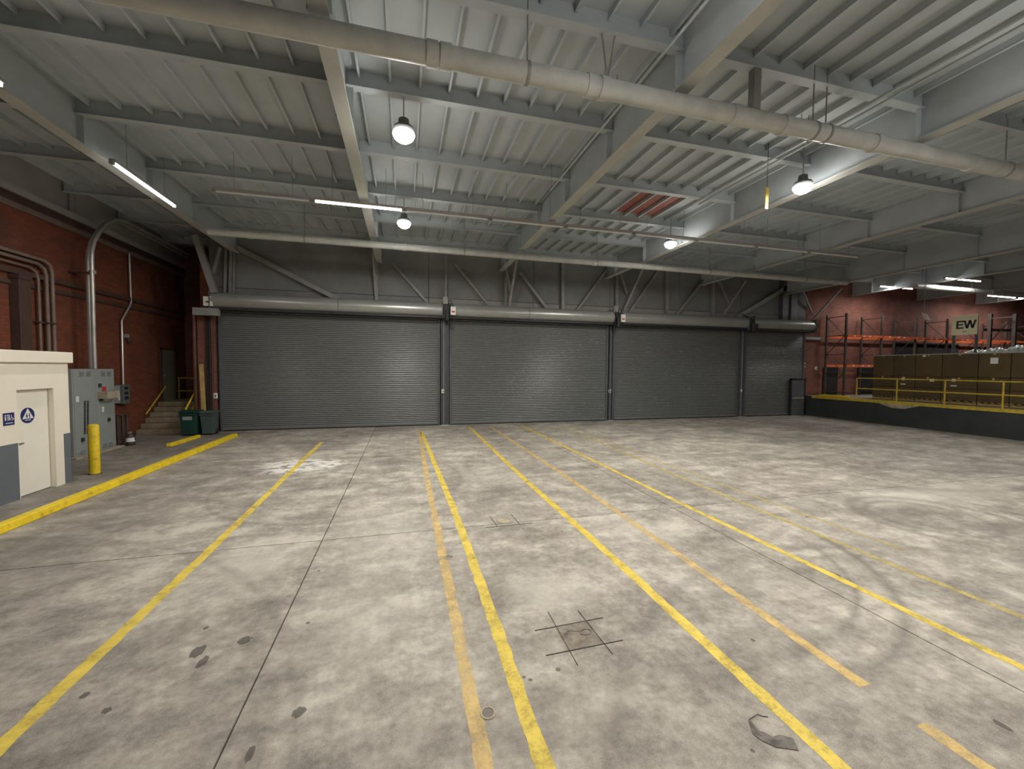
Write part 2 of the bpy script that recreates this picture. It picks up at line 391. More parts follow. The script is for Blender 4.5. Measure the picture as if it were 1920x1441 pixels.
# saw-cut square with a swirl in the grout
sq = MB().box(1.37, 1.71, 3.18, 3.53, .0, .002).build('grout_patch', paint('grout patch', (.17, .145, .115), .85, var=.45, scale=9), fl)
tag(sq, 'dark square grout patch with swirl')
sw = [(1.62 + .055*math.cos(a*.2618 + 1.2), 3.375 + .04*math.sin(a*.2618 + 1.2)) for a in range(25)] + [(1.55, 3.40), (1.50, 3.425), (1.45, 3.42), (1.425, 3.40), (1.44, 3.385), (1.455, 3.395)]
MB().tube([(x, y, .004) for x, y in sw], .0035, 5).build('swirl', M['castiron'], fl)
for a, b_ in (((1.39, 3.76), (1.375, 3.0)), ((1.69, 3.70), (1.72, 3.05)), ((1.17, 3.51), (1.88, 3.535)), ((1.16, 3.175), (1.90, 3.19))):
    MB().bar((*a, .0015), (*b_, .0015), .009, .004).build('saw_cut', M['joint'], fl)
for i, (x, y, r) in enumerate(((.565, 2.73, .042), (.55, 5.18, .05), (1.54, 6.25, .09))):
    o = MB().lathe((x, y, 0), [(r*1.35, 0), (r*1.3, .006), (r*1.02, .007), (r, .002)], 18).build('drain_ring', M['spall'], fl)
    MB().lathe((x, y, 0), [(r*.98, .0), (r*.95, .0035)], 18).build('drain_cap', M['castiron'] if i != 2 else M['spall'], fl)
for a, b_ in (((1.36, 6.45), (1.38, 6.02)), ((1.72, 6.45), (1.74, 6.02)), ((1.2, 6.02), (1.95, 6.03))):
    MB().bar((*a, .0012), (*b_, .0012), .012, .003).build('saw_cut', M['joint'], fl)

# walls
wl = MB().box(LEFT_X - .3, LEFT_X, REAR_Y, 21, 0, 6.2).build('wall_left', M['brick_l']); tag(wl, 'dark red painted brick side wall', kind='structure')
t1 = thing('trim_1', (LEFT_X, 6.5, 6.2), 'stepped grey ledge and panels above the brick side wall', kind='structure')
for k in range(9):
    MB().box(LEFT_X - .3, LEFT_X - .02, REAR_Y + k*3.24, REAR_Y + (k+1)*3.24 - .02, 6.72, DECK_Z).build('panel', M['panel_grey'], t1)
MB().box(LEFT_X - .3, LEFT_X + .10, REAR_Y, 21, 6.55, 6.72).build('ledge', M['panel_grey'], t1)
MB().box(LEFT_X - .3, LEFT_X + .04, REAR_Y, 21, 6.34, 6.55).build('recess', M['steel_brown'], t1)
MB().box(LEFT_X - .3, LEFT_X + .07, REAR_Y, 21, 6.2, 6.34).build('angle_iron', paint('brown grey angle', (.18, .13, .11), .6), t1)
t2 = thing('ledge_shadow_trim', (LEFT_X, 6.5, 4.38), 'dark brown bands standing in for the ledge shadow on the brick side wall', kind='structure')  # dark boxes stand in for the shadow of a stepped brick course
MB().box(LEFT_X, LEFT_X + .10, REAR_Y, 20.4, 4.62, 4.74).build('upper_band', M['steel_brown'], t2)
MB().box(LEFT_X, LEFT_X + .05, REAR_Y, 20.4, 4.36, 4.46).build('lower_band', M['steel_brown'], t2)

wb = thing('wall_back', (6.3, WALL_Y, 0), 'grey panelled end wall above and between the roll-up shutters', kind='structure')
DOORS = [(-6.63, 1.45), (1.84, 9.24), (9.52, 16.70), (17.09, 21.04)]
for a, b_ in zip([-6.95, 1.0, 5.6, 9.4, 13.2, 16.9], [1.0, 5.6, 9.4, 13.2, 16.9, 21.06]):
    MB().box(a, b_ - .02, WALL_Y + .12, WALL_Y + .4, 4.1, 5.35).build('panel', paint('concrete band with painted lamplight', (.30, .295, .265), .85, var=.12, scale=.9) if a > -2 else M['wall_grey'], wb)  # lower panels paler: high-bay light on the wall, put into their colour
    MB().box(a, b_ - .02, WALL_Y + .14, WALL_Y + .4, 5.37, DECK_Z).build('panel', M['wall_grey'], wb)
for a, b_ in ((-6.95, -6.63), (1.45, 1.84), (9.24, 9.52), (16.70, 17.09)):
    MB().box(a, b_, WALL_Y + .14, WALL_Y + .4, 0, 4.1).build('pier', M['guide'], wb)
al = MB().box(LEFT_X - .3, -6.95, 20.5, 20.8, 0, DECK_Z).build('wall_alcove', M['brick_b'])
al2 = MB().box(-7.25, -6.97, WALL_Y + .13, 20.5, 0, 6.4).build('wall_alcove_side', M['brick_l']); tag(al2, 'dark brick return wall between the steps and the shutters', kind='structure')
tag(al, 'dark brick alcove wall behind the stairs', kind='structure')
br = MB().box(21.06, RIGHT_X, WALL_Y + .1, WALL_Y + .4, 0, DECK_Z).build('wall_dock', M['brick_b'])
tag(br, 'red brick end wall behind the pallet racking', kind='structure')
wr = MB().box(RIGHT_X, RIGHT_X + .3, REAR_Y, 21, 0, DECK_Z).build('wall_right', M['brick_l']); tag(wr, 'far brick wall beyond the dock', kind='structure')
wf = MB().box(LEFT_X - .3, RIGHT_X + .3, REAR_Y - .3, REAR_Y, 0, DECK_Z).build('wall_front', M['wall_grey']); tag(wf, 'grey wall behind the viewer', kind='structure')
t3 = MB().box(21.12, 22.35, WALL_Y - .02, WALL_Y + .1, 4.12, 4.26).build('trim_3', M['panel_grey']); tag(t3, 'short pale lintel on the brick beside the narrow shutter', kind='structure')
w1 = MB().box(28.0, 33.4, WALL_Y + .06, WALL_Y + .1, 3.0, 4.15).build('black_panel_1', M['near_black']); tag(w1, 'near-black flat panel on the brick behind the racking', kind='structure')  # flat near-black board; no opening is cut in the brick
for n_, (a, b_) in enumerate(((22.55, 23.6), (25.1, 26.6))):
    o = MB().box(a, b_, WALL_Y + .06, WALL_Y + .1, DOCK_Z, 2.62).build('door_%d' % (8 + n_), M['near_black'])  # flat near-black boards, numbered on from the doors; the brick stays solid
    tag(o, ['near-black flat panel behind the first rack bay', 'near-black flat panel behind the second rack bay'][n_], kind='structure')

# ceiling: deck, girders (along Y), purlins (along X), joists (along Y)
ce = MB().box(LEFT_X - .3, RIGHT_X + .3, REAR_Y - .3, 21, DECK_Z, DECK_Z + .15).build('ceiling', M['deck'])
tag(ce, 'grey painted steel roof deck on girders, purlins and joists', kind='structure')
GX = [-6.05, -.97, 4.08, 9.15, 14.4, 19.6, 24.5, 29.6, 34.8, 40]
GZ = [6.65]*5 + [6.45] + [6.65]*4
PY = [-5.3, -3.15, -1.0, 1.15, 3.3, 5.45, 7.6, 9.8, 12.0, 14.2, 16.4, 18.9]
for gx, gz in zip(GX, GZ):
    y1 = WALL_Y + .1 if gx > -7 else 20.4
    hw = .115
    g_ = MB().box(gx-.02, gx+.02, REAR_Y, y1, gz+.03, DECK_Z-.02).box(gx-hw, gx+hw, REAR_Y, y1, DECK_Z-.02, DECK_Z).build('girder', M['roofsteel'], ce)
    MB().box(gx-hw, gx+hw, REAR_Y, y1, gz, gz+.03).build('girder_flange', M['flange'], g_)
    for py in PY:
        if py < y1:
            MB().box(gx-.14, gx-.02, py-.008, py+.008, gz+.03, DECK_Z-.02).box(gx+.02, gx+.14, py-.008, py+.008, gz+.03, DECK_Z-.02).build('stiffener', M['roofsteel'], g_)
EX = [LEFT_X] + GX + [RIGHT_X]
for py in PY:
    for a, b_ in zip(EX, EX[1:]):
        if py > WALL_Y and a > -7: continue
        MB().box(a+.03, b_-.03, py-.012, py+.012, 7.21, DECK_Z).box(a+.03, b_-.03, py-.08, py+.08, 7.2, 7.214).build('purlin', M['roofsteel'], ce)
jp = []
edges = [REAR_Y] + PY + [20.4]
for a, b_ in zip(edges, edges[1:]):
    for k in range(100):
        x = -8.86 + k*.508
        if x > RIGHT_X - .2: break
        if min(abs(x - g) for g in GX) < .2: continue
        if a > WALL_Y - 1 and x > -7 : b2 = min(b_, WALL_Y + .1)
        else: b2 = b_
        if a >= WALL_Y and x > -7: continue
        c_ = Vector((x, (a+b2)/2, 7.4)); d_ = c_ - Vector((0, 0, HC))
        vis = d_.dot(fwd) > .5 and abs(d_.dot(right)/d_.dot(fwd)) < 1.4 and d_.dot(down)/d_.dot(fwd) > -1.15
        jp.append((0 if vis else 1, d_.length, x, a+.02, b2-.02))
jp.sort()
rest = MB(); jmesh = {}
for k, (v, d, x, a, b_) in enumerate(jp):
    if k < 290:
        key = round(b_-a, 3)
        if key not in jmesh:
            o = MB().box(-.012, .012, 0, b_-a, -.115, 0).box(-.02, .02, 0, b_-a, -.12, -.114).build('joist', M['deck'], ce); jmesh[key] = o.data
        else:
            o = bpy.data.objects.new('joist', jmesh[key]); COL.objects.link(o); o.parent = ce
        o.location = (x, a, DECK_Z)
    else: rest.box(x-.015, x+.015, a, b_, 7.4, DECK_Z)
o = rest.build('joist_field', M['deck'], ce); o['kind'] = 'stuff'
rp = MB()
for k in range(3):
    rp.box(6.42 + k*.508 - .0, 6.42 + k*.508 + .44, 9.9, 11.9, 7.47, 7.498)
o = rp.build('deck_patch', M['rust'], ce); tag(o, 'red primed patch of roof deck between joists')

# ------------------------------------------------------------------ roll-up shutters
def shutter(n, x0, x1, label, seams):
    r = thing('door_%d' % n, ((x0+x1)/2, WALL_Y, 0), label, kind='structure')
    ztop = 4.62; pitch = .076; nz = int((ztop - .09) / pitch)
    prof = []
    for k in range(nz):
        z = .09 + k*pitch
        prof += [(WALL_Y + .012, z), (WALL_Y - .016, z + .010), (WALL_Y - .024, z + .032), (WALL_Y - .016, z + .055), (WALL_Y + .012, z + .066)]
    mb = MB(); A = [mb.bm.verts.new((x0 + .04, y, z)) for y, z in prof]; B = [mb.bm.verts.new((x1 - .04, y, z)) for y, z in prof]
    for k in range(len(prof) - 1): mb.bm.faces.new((A[k], B[k], B[k+1], A[k+1]))
    mb.build('curtain', M['shutter'], r, solid=.01)
    MB().box(x0 + .04, x1 - .04, WALL_Y - .03, WALL_Y + .02, .045, .10).build('bottom_bar', M['shutter'], r)
    sm = MB(); k = 0
    while x0 + .08 + k*.16 < x1 - .12:
        sm.box(x0 + .08 + k*.16, x0 + .16 + k*.16, WALL_Y - .012, WALL_Y + .01, .0, .05); k += 1
    sm.box(x0 + .05, x1 - .05, WALL_Y + .012, WALL_Y + .03, 0, .05)
    sm.build('bottom_seal_shadow', M['black'], r)  # notched seal whose black also stands for the dotted shadow beneath
    for x in (x0, x1):
        sgn = 1 if x == x0 else -1
        MB().box(min(x, x + sgn*.09), max(x, x + sgn*.09), WALL_Y - .06, WALL_Y + .06, 0, 4.55).build('guide', M['guide'], r, bevel=.006)
    xs = [x0 - .05] + seams + [x1 + .05]
    for a, b_ in zip(xs, xs[1:]):
        poly = [(WALL_Y - .30 + .29*math.cos(t), 4.80 + .29*math.sin(t)) for t in [math.pi*2*k/22 for k in range(22)]]
        MB().prism(poly, 'x', a + .006, b_ - .006).build('hood', M['hood'], r, smooth=True)
    MB().box(x0 - .03, x1 + .03, WALL_Y - .5, WALL_Y - .06, 4.46, 4.53).build('hood_lip', M['black'], r)
    for x in (x0 - .06, x1 + .06):
        MB().box(x - .012, x + .012, WALL_Y - .6, WALL_Y + .1, 4.44, 5.12).build('end_plate', M['guide'], r)
    return r
LAB = ['leftmost grey slatted roll-up shutter, the widest one', 'second grey slatted roll-up shutter, left of the middle post',
       'third grey slatted roll-up shutter, right of the middle post', 'narrow rightmost grey roll-up shutter with a pass door']
SEAM = [[-2.45], [5.2], [], []]
doors = [shutter(i+1, *DOORS[i], LAB[i], SEAM[i]) for i in range(4)]
# pass door in the narrow shutter
pd = thing('door_5', (20.5, WALL_Y - .1, 0), 'small dark grey pass door beside the narrow shutter', kind='structure')
MB().box(20.08, 20.96, WALL_Y - .16, WALL_Y - .07, 0.01, 1.92).build('leaf', M['guide'], pd, bevel=.008)
MB().box(20.14, 20.90, WALL_Y - .20, WALL_Y - .16, .91, .97).build('push_bar', M['conduit'], pd)
MB().box(20.02, 20.08, WALL_Y - .18, WALL_Y - .06, 0, 1.98).box(20.96, 21.02, WALL_Y - .18, WALL_Y - .06, 0, 1.98).box(20.02, 21.02, WALL_Y - .18, WALL_Y - .06, 1.92, 1.98).build('frame', M['black'], pd)
MB().tube([(20.1, WALL_Y - .2, 1.98), (20.18, WALL_Y - .22, 2.1), (20.35, WALL_Y - .2, 2.0)], .012, 6).build('door_closer', M['black'], pd)

# posts between the shutters
def post(x0, x1, label):
    r = thing('door_post', ((x0+x1)/2, WALL_Y - .1, 0), label, 'post', 'steel posts between the shutters')
    MB().box(x0 + .02, x0 + .055, WALL_Y - .16, WALL_Y + .1, 0, 5.0).box(x1 - .055, x1 - .02, WALL_Y - .16, WALL_Y + .1, 0, 5.0).box(x0 + .055, x1 - .055, WALL_Y - .04, WALL_Y - .0, 0, 5.0).build('column', M['guide'], r)
    MB().tube([((x0+x1)/2 - .05, WALL_Y - .11, .03), ((x0+x1)/2 - .05, WALL_Y - .11, 4.9)], .02, 8).build('conduit', M['truss'], r)
    MB().box(x0 - .0, x1 + .0, WALL_Y - .2, WALL_Y - .04, 0, .03).build('base_plate', M['conduit'], r)
    return r
P1 = post(1.47, 1.82, 'dark steel post between the widest shutter and the second shutter')
P2 = post(9.26, 9.50, 'dark steel post between the second and third shutters')
P3 = post(16.72, 17.07, 'dark steel post between the third and narrow shutters')
def switch(x, z, y, label, w_=.11, h_=.17):
    r = thing('wall_switch', (x, y, z - h_/2), label, 'switch', 'white control switches by the shutters')
    MB().box(x - w_/2, x + w_/2, y - .07, y, z - h_/2, z + h_/2).build('box', M['white'], r, bevel=.008)
    MB().box(x - .012, x + .03, y - .078, y - .07, z - .05, z + .04).build('button', M['guide'], r)
    return r
p_ = on_y(830, 733, WALL_Y - .1); switch(p_.x, p_.z, WALL_Y - .13, 'white control switch on the post left of the second shutter')
p_ = on_y(1136, 733, WALL_Y - .1); switch(9.33, p_.z, WALL_Y - .06, 'white control switch on the post right of the second shutter')
p_ = on_y(1386, 732, WALL_Y - .1); switch(16.78, p_.z, WALL_Y - .16, 'small white control switch on the post left of the narrow shutter', .07, .13)
p_ = on_y(402, 742, WALL_Y - .25); switch(p_.x, p_.z, WALL_Y - .12, 'white control switch on the brick pier by the bins', .12, .20)
p_ = on_y(1510, 728, WALL_Y); switch(21.16, p_.z, WALL_Y + .1, 'lowest white switch on the brick beside the pass door')
p_ = on_y(1511, 684, WALL_Y); switch(21.16, p_.z, WALL_Y + .1, 'upper tall white switch on the brick above the pass door', .09, .26)
p_ = on_y(1532, 690, WALL_Y); switch(p_.x, p_.z, WALL_Y + .1, 'white switch alone on the brick, left of the racking', .13, .18)

# shutter operators
def operator(x, z, label, boxes=True):
    y = WALL_Y - .62
    r = thing('shutter_operator', (x, y, z - .3), label, 'motor', 'shutter operators above the posts')
    MB().box(x - .16, x + .14, y + .02, y + .44, z - .36, z + .20).build('bracket', M['black'], r, bevel=.01)
    MB().tube([(x - .02, y - .05, z - .45), (x - .02, y - .05, z - .05)], .09, 12).build('motor', M['black'], r)
    if boxes:
        MB().box(x + .12, x + .33, y - .06, y + .1, z - .22, z + .12).build('control_box', M['white'], r, bevel=.01)
        MB().box(x + .16, x + .29, y - .065, y - .06, z - .12, z - .06).build('label_plate', M['red'], r)
        MB().box(x - .18, x + .02, y + .05, y + .22, z + .22, z + .52).build('junction_box', M['truss'], r, bevel=.01)
        MB().tube([(x + .02, y + .1, z + .35), (x + .15, y + .08, z + .40), (x + .2, y + .08, z + .22), (x + .24, y + .02, z + .12)], .018, 6).build('cable', M['black'], r)
    else:
        MB().tube([(x - .55, y + .1, z + .42), (x - .2, y + .1, z + .28), (x + .08, y + .05, z + .12), (x + .12, y, z + .34), (x - .02, y, z + .3)], .025, 6).build('cable', M['black'], r)
        MB().box(x - .1, x + .32, y - .02, y + .2, z - .4, z - .05).build('gear_case', M['black'], r, bevel=.01)
    return r
operator(1.70, 4.80, 'shutter motor with white control box above the leftmost post')
operator(9.42, 4.80, 'shutter motor with white control box above the middle post')
operator(16.95, 4.80, 'black shutter motor with looped cable above the rightmost post', False)
p_ = on_y(391, 565, WALL_Y - .5)
r = thing('control_box', (p_.x, WALL_Y - .5, p_.z - .18), 'white control box on a bracket at the far left shutter end', 'box')
MB().box(p_.x - .14, p_.x + .14, WALL_Y - .58, WALL_Y - .44, p_.z - .17, p_.z + .17).build('case', M['white'], r, bevel=.012)
MB().box(p_.x - .06, p_.x + .07, WALL_Y - .586, WALL_Y - .58, p_.z - .05, p_.z + .0).build('label_plate', M['ink'], r)
MB().box(p_.x - .45, p_.x + .32, WALL_Y - .62, WALL_Y - .40, p_.z - .50, p_.z - .24).build('shelf_bracket', M['truss'], r)
MB().box(p_.x - .05, p_.x + .05, WALL_Y - .52, WALL_Y - .1, p_.z - .26, p_.z - .16).build('arm', M['black'], r)

# bracing on the end wall
tr = thing('wall_bracing', (6.3, WALL_Y - .12, 4.9), 'grey steel bracing truss on the end wall above the shutters', 'truss')
def brace(a, b_, y0, y1, wd, name='diagonal', mat='truss'):
    MB().bar(on_y(*a, y0), on_y(*b_, y1), wd, wd).build(name, M[mat], tr)
YB = WALL_Y - .02
for x, ya, yb, wd in ((836, 470, 562, .08), (948, 478, 580, .11), (1055, 486, 590, .14), (1156, 494, 590, .13), (1250, 500, 600, .13), (1336, 508, 602, .16), (706, 462, 570, .12), (434, 440, 560, .09), (440, 440, 560, .06), (424, 440, 560, .08)):
    brace((x, ya), (x - (2 if x < 700 else 0), yb), YB, YB, wd, 'vertical')
for a, b_, wd in (((440, 462), (636, 562), .17), ((736, 494), (804, 570), .10), ((852, 494), (924, 582), .10), ((974, 510), (1032, 588), .12), ((1146, 494), (1075, 590), .10),
                  ((1238, 502), (1173, 594), .11), ((1331, 510), (1262, 598), .12), ((1492, 528), (1368, 602), .20)):
    brace(a, b_, YB, YB, wd)
for a, b_, y0, wd in (((699, 468), (705, 556), 16.7, .09), ((969, 484), (953, 582), 16.5, .10), ((946, 486), (957, 548), 16.9, .09), ((1206, 500), (1166, 590), 16.4, .10), ((1159, 498), (1175, 550), 17.0, .09),
                      ((1343, 512), (1367, 572), 17.0, .09), ((1398, 526), (1348, 602), 16.4, .08), ((1505, 545), (1524, 590), 17.0, .07), ((1578, 540), (1519, 605), 16.6, .08)):
    brace(a, b_, y0, YB - .05, wd, 'knee_brace')
brace((366, 440), (402, 548), 16.4, 16.9, .18, 'knee_brace'); brace((413, 464), (400, 512), 16.8, 17.0, .08, 'knee_brace')
c_ = thing('corner_column', (20.1, WALL_Y - .05, 5.1), 'dark ribbed steel column above the narrow shutter', 'column')
MB().box(19.35, 19.75, WALL_Y - .12, WALL_Y + .14, 5.1, DECK_Z).build('column_flange', M['guide'], c_)
MB().box(19.85, 20.25, WALL_Y - .18, WALL_Y + .14, 5.1, DECK_Z).build('column_flange', M['guide'], c_)
MB().box(20.3, 21.0, WALL_Y - .05, WALL_Y + .12, 5.1, DECK_Z).build('web', M['black'], c_)

# ------------------------------------------------------------------ pipes and conduits under the roof
def pipe_thing(name, label, pts, r, mat, couplings=(), hangers=(), cat='pipe', seg=14):
    base = Vector(pts[0]); t = thing(name, base, label, cat)
    MB().tube(pts, r, seg).build('pipe', mat, t, smooth=True)
    for a in couplings:
        MB().tube([(a-.07, pts[0][1], pts[0][2]), (a+.07, pts[0][1], pts[0][2])], r*1.12, seg).build('coupling', mat, t, smooth=True)
    for hx in hangers:
        MB().tube([(hx-.02, pts[0][1], pts[0][2]), (hx+.02, pts[0][1], pts[0][2])], r*1.08, seg).build('clamp', M['truss'], t)
        MB().tube([(hx, pts[0][1], pts[0][2]+r), (hx, pts[0][1], DECK_Z)], .012, 6).build('hanger_rod', M['truss'], t)
    return t
pm = pipe_thing('sprinkler_main', 'large off-white sprinkler main crossing under the girders', [(LEFT_X + .02, 5.44, 6.44), (RIGHT_X - .05, 5.44, 6.44)], .135, M['pipe'],
                (.35, .52, 2.55, 2.75, 5.0, 6.0, 8.0, 10.5), (-3.5, 1.62, 6.6, 6.88, 11.5, 16.5))
MB().box(5.33, 5.46, 5.38, 5.50, 6.55, 7.2).build('support_post', M['truss'], pm)
for x0, x1 in ((2.72, 2.92), (2.92, 2.72)):
    MB().tube([(2.82, 5.44, 6.56), (x0, 5.44, 7.2)], .012, 6).build('hanger_rod', M['truss'], pm)
pipe_thing('sprinkler_branch', 'off-white pipe crossing in front of the end wall bracing', [(-5.6, 14.1, 6.42), (19.4, 14.1, 6.42)], .11, M['pipe'], (-4.5, 0.0, 6.9, 12.9), (-3.0, 2.0, 7.0, 12.0, 17.0))
pipe_thing('dock_pipe', 'pale pipe running above the dock under the strip lights', [(22.75, 13.5, 6.36), (RIGHT_X - .05, 13.5, 6.36)], .12, M['pipe'], (24.0, 28.0), (23.2, 26.6, 31.8))
def conduit_y(label, x, z, y0, y1, r=.03):
    t = thing('roof_conduit', (x, y0, z), label, 'conduit', 'conduits under the roof')
    MB().tube([(x, y0, z), (x, y1, z)], r, 8).build('tube', M['roofsteel'], t)
    k = y0 + .9
    while k < y1:
        MB().tube([(x, k, z), (x, k, DECK_Z)], .008, 5).build('hanger_rod', M['truss'], t); k += 3.2
    return t
conduit_y('pair of thin roof conduits right of the near girder, left one', 7.60, 6.95, -4, 9.6)
conduit_y('pair of thin roof conduits right of the near girder, right one', 7.78, 6.95, -4, 9.6, .02)
conduit_y('thin roof conduit left of the flanged girder', 3.55, 6.9, -4, 9.8, .018)

# ------------------------------------------------------------------ lamps
def area(name, parent, loc, power, shape, sx, sy=None, rot=(0, 0, 0), col=(1, .97, .91)):
    l = bpy.data.lights.new(name, 'AREA'); l.shape = shape; l.size = sx
    if sy: l.size_y = sy
    l.energy = power; l.color = col
    o = bpy.data.objects.new(name, l); COL.objects.link(o); o.parent = parent
    o.location = Vector(loc) - world_loc(parent); o.rotation_euler = rot
    return o
def high_bay(x, y, label, z=6.57, power=BAY_POWER):
    t = thing('high_bay_light', (x, y, z), label, 'lamp', 'high-bay lamps under the roof')
    MB().lathe((x, y, z), [(.17, .02), (.19, .06), (.17, .10), (.10, .13), (.09, .24), (.04, .27)], 20).build('housing', M['cab_dark'], t, smooth=True)
    MB().lathe((x, y, z), [(.03, -.15), (.10, -.135), (.16, -.09), (.19, -.03), (.19, .0), (.17, .02)], 20).build('lens', M['lamp_lens'], t, smooth=True)
    MB().tube([(x, y, z + .26), (x, y, DECK_Z)], .012, 6).build('hanger_rod', M['truss'], t)
    area('bay_lamp', t, (x, y, z - .165), power, 'DISK', .30)
    pl = bpy.data.lights.new('bay_glow', 'POINT'); pl.energy = power*.12; pl.color = (1, .96, .9); pl.shadow_soft_size = .12
    po = bpy.data.objects.new('bay_glow', pl); COL.objects.link(po); po.parent = t; po.location = (0, 0, -.30)
    return t
high_bay(0.0, 7.6, 'brightest high-bay lamp, upper left one over the lanes')
high_bay(0.0, 12.2, 'high-bay lamp near the end of the lit strip light')
high_bay(8.67, 7.33, 'high-bay lamp beside the hanging yellow strap')
high_bay(8.47, 11.75, 'high-bay lamp nearest the middle shutters')
high_bay(2.6, 3.0, 'high-bay lamp overhead, just above the top of the view')
high_bay(8.6, 3.0, 'high-bay lamp overhead, out of view on the right', power=BAY_POWER*.75)
high_bay(2.6, -2.0, 'high-bay lamp behind the viewer on the left', power=BAY_POWER*.7)
high_bay(8.6, -2.0, 'high-bay lamp behind the viewer on the right', power=BAY_POWER*.7)
high_bay(17.2, 4.5, 'added unseen high-bay lamp brightening the right shutters and dock', power=BAY_POWER*1.1)  # added lamp, never in view; lifts the right-hand shutters and dock front
def strip(label, a, b_, lit=True, axis='x', power=TUBE_POWER, mat=None, z=None, group='strip lights', rods=True):
    """fixture: channel housing, tube, end caps, hanger rods"""
    a, b_ = Vector(a), Vector(b_); mid = (a + b_)/2; L = (b_ - a).length; t_ = (b_ - a).normalized()
    t = thing('strip_light', mid, label, 'lamp', group)
    n = Vector((t_.y, -t_.x, 0))
    MB().bar(a + Vector((0, 0, .05)), b_ + Vector((0, 0, .05)), .10 if axis == 'x' else .055, .055 if axis == 'x' else .10).build('housing', M['panel_grey'], t)
    MB().tube([a + t_*.04, b_ - t_*.04], .03, 10).build('tube', (mat or M['tube_on']) if lit else M['tube_off'], t, smooth=True)
    for p in (a, b_):
        MB().box(p.x - .035, p.x + .035, p.y - .035, p.y + .035, p.z - .035, p.z + .06).build('end_cap', M['panel_grey'], t)
    if rods:
        for f in (.2, .8):
            p = a.lerp(b_, f); MB().tube([p + Vector((0, 0, .07)), (p.x, p.y, DECK_Z)], .006, 5).build('hanger_rod', M['truss'], t)
    if lit:
        area('strip_lamp', t, mid + Vector((0, 0, -.04)), power, 'RECTANGLE', L*.95 if axis == 'x' else .06, .06 if axis == 'x' else L*.95, col=(1, .97, .93))
    return t
strip('lit strip light at the left edge under the left girder', (-5.66, 5.70, 6.5), (-5.66, 7.80, 6.5), axis='y', power=TUBE_POWER*1.3)
strip('lit bluish-white strip light above the arched conduits', (-5.66, 10.1, 6.5), (-5.66, 12.42, 6.5), axis='y', power=TUBE_POWER*1.3)
strip('lit warm strip light in the long row before the shutters', (-2.14, 11.05, 6.5), (-.02, 11.05, 6.5), mat=M['tube_warm'], power=TUBE_POWER*.6)
xs = [(-4.26, -2.20, 'unlit strip light left of the lit one in the long row'), (.04, 2.24, 'unlit strip light right of the lit one in the long row'), (2.30, 4.43, 'unlit strip light crossing under the flanged girder'),
      (4.52, 6.64, 'unlit strip light third right of the lit one in the row'), (6.70, 8.86, 'unlit strip light close to the middle high-bay lamp'), (8.92, 11.16, 'unlit strip light right of the middle high-bay lamp'),
      (11.22, 13.4, 'unlit strip light second from the right end of the row'), (13.46, 15.7, 'unlit strip light at the right end of the long row')]
for a, b_, lb in xs: strip(lb, (a, 11.05, 6.5), (b_, 11.05, 6.5), lit=False)
strip('lit strip light over the dock, left one by the brick', (23.55, 15.5, 6.78), (25.95, 15.5, 6.78), power=TUBE_POWER*2.4)
strip('lit strip light over the dock, highest of the three', (23.75, 13.0, 6.68), (26.2, 13.0, 6.68), power=TUBE_POWER*2.2)
strip('lit strip light over the dock, rightmost by the frame edge', (31.8, 15.5, 6.74), (34.3, 15.5, 6.74), power=TUBE_POWER*2.4)
strip('lit strip light beyond the rightmost dock light', (34.5, 15.5, 6.74), (36.9, 15.5, 6.74), power=TUBE_POWER*1.5)
# slim lit channel on the right girder
# hanging yellow strap
p_ = on_y(1437, 391, 7.5); q_ = on_y(1437, 351, 7.5)
t = thing('hanging_strap', (p_.x, 7.5, p_.z), 'yellow webbing strap hanging from the roof by a lamp', 'strap')
MB().bar((p_.x - .025, 7.5, p_.z), (p_.x - .01, 7.5, q_.z), .01, .045).build('strap_loop', M['yellow'], t)
MB().bar((p_.x + .025, 7.5, p_.z + .15), (p_.x + .02, 7.5, q_.z), .01, .04).build('strap_loop', M['yellow'], t)
MB().bar((p_.x, 7.5, p_.z - .01), (p_.x, 7.5, p_.z + .17), .012, .075).build('strap_end', M['yellow'], t)
MB().tube([(p_.x, 7.5, q_.z - .02), (p_.x, 7.5, DECK_Z)], .006, 5).build('cord', M['black'], t)

# ------------------------------------------------------------------ left side: kerbs, bollard, restroom, cabinet
def kerb(x, y0, y1, wd, h, label, x1=None):
    x1 = x if x1 is None else x1
    k = MB(); prof = [(-wd/2, 0), (-wd/2 + .02, h), (wd/2 - .03, h), (wd/2, 0)]
    A = [k.bm.verts.new((x + a, y0, z)) for a, z in prof]; B = [k.bm.verts.new((x1 + a, y1, z)) for a, z in prof]
    k.bm.faces.new(A); k.bm.faces.new(B)
    for i in range(4): k.bm.faces.new((A[i], A[(i+1) % 4], B[(i+1) % 4], B[i]))
    o = k.build('kerb', M['yellow'], at=((x+x1)/2, (y0+y1)/2, 0), bevel=.015); return tag(o, label, 'kerb', 'yellow kerbs')
kerb(-5.76, -2, 15.9, .20, .12, 'long yellow kerb running along the restroom side', -5.66)
kerb(-6.86, 14.35, 16.0, .16, .10, 'short yellow kerb in front of the bins', -6.78)
bo = thing('bollard', (-6.73, 11.12, 0), 'yellow steel bollard in front of the electrical cabinet', 'bollard')
MB().lathe((-6.73, 11.12, 0), [(.095, 0), (.095, 1.08), (.085, 1.105), (.05, 1.12)], 24).build('tube', M['yellow'], bo, smooth=True)
MB().lathe((-6.73, 11.12, 0), [(.12, 0), (.115, .012)], 24).build('base_ring', M['joint'], bo)

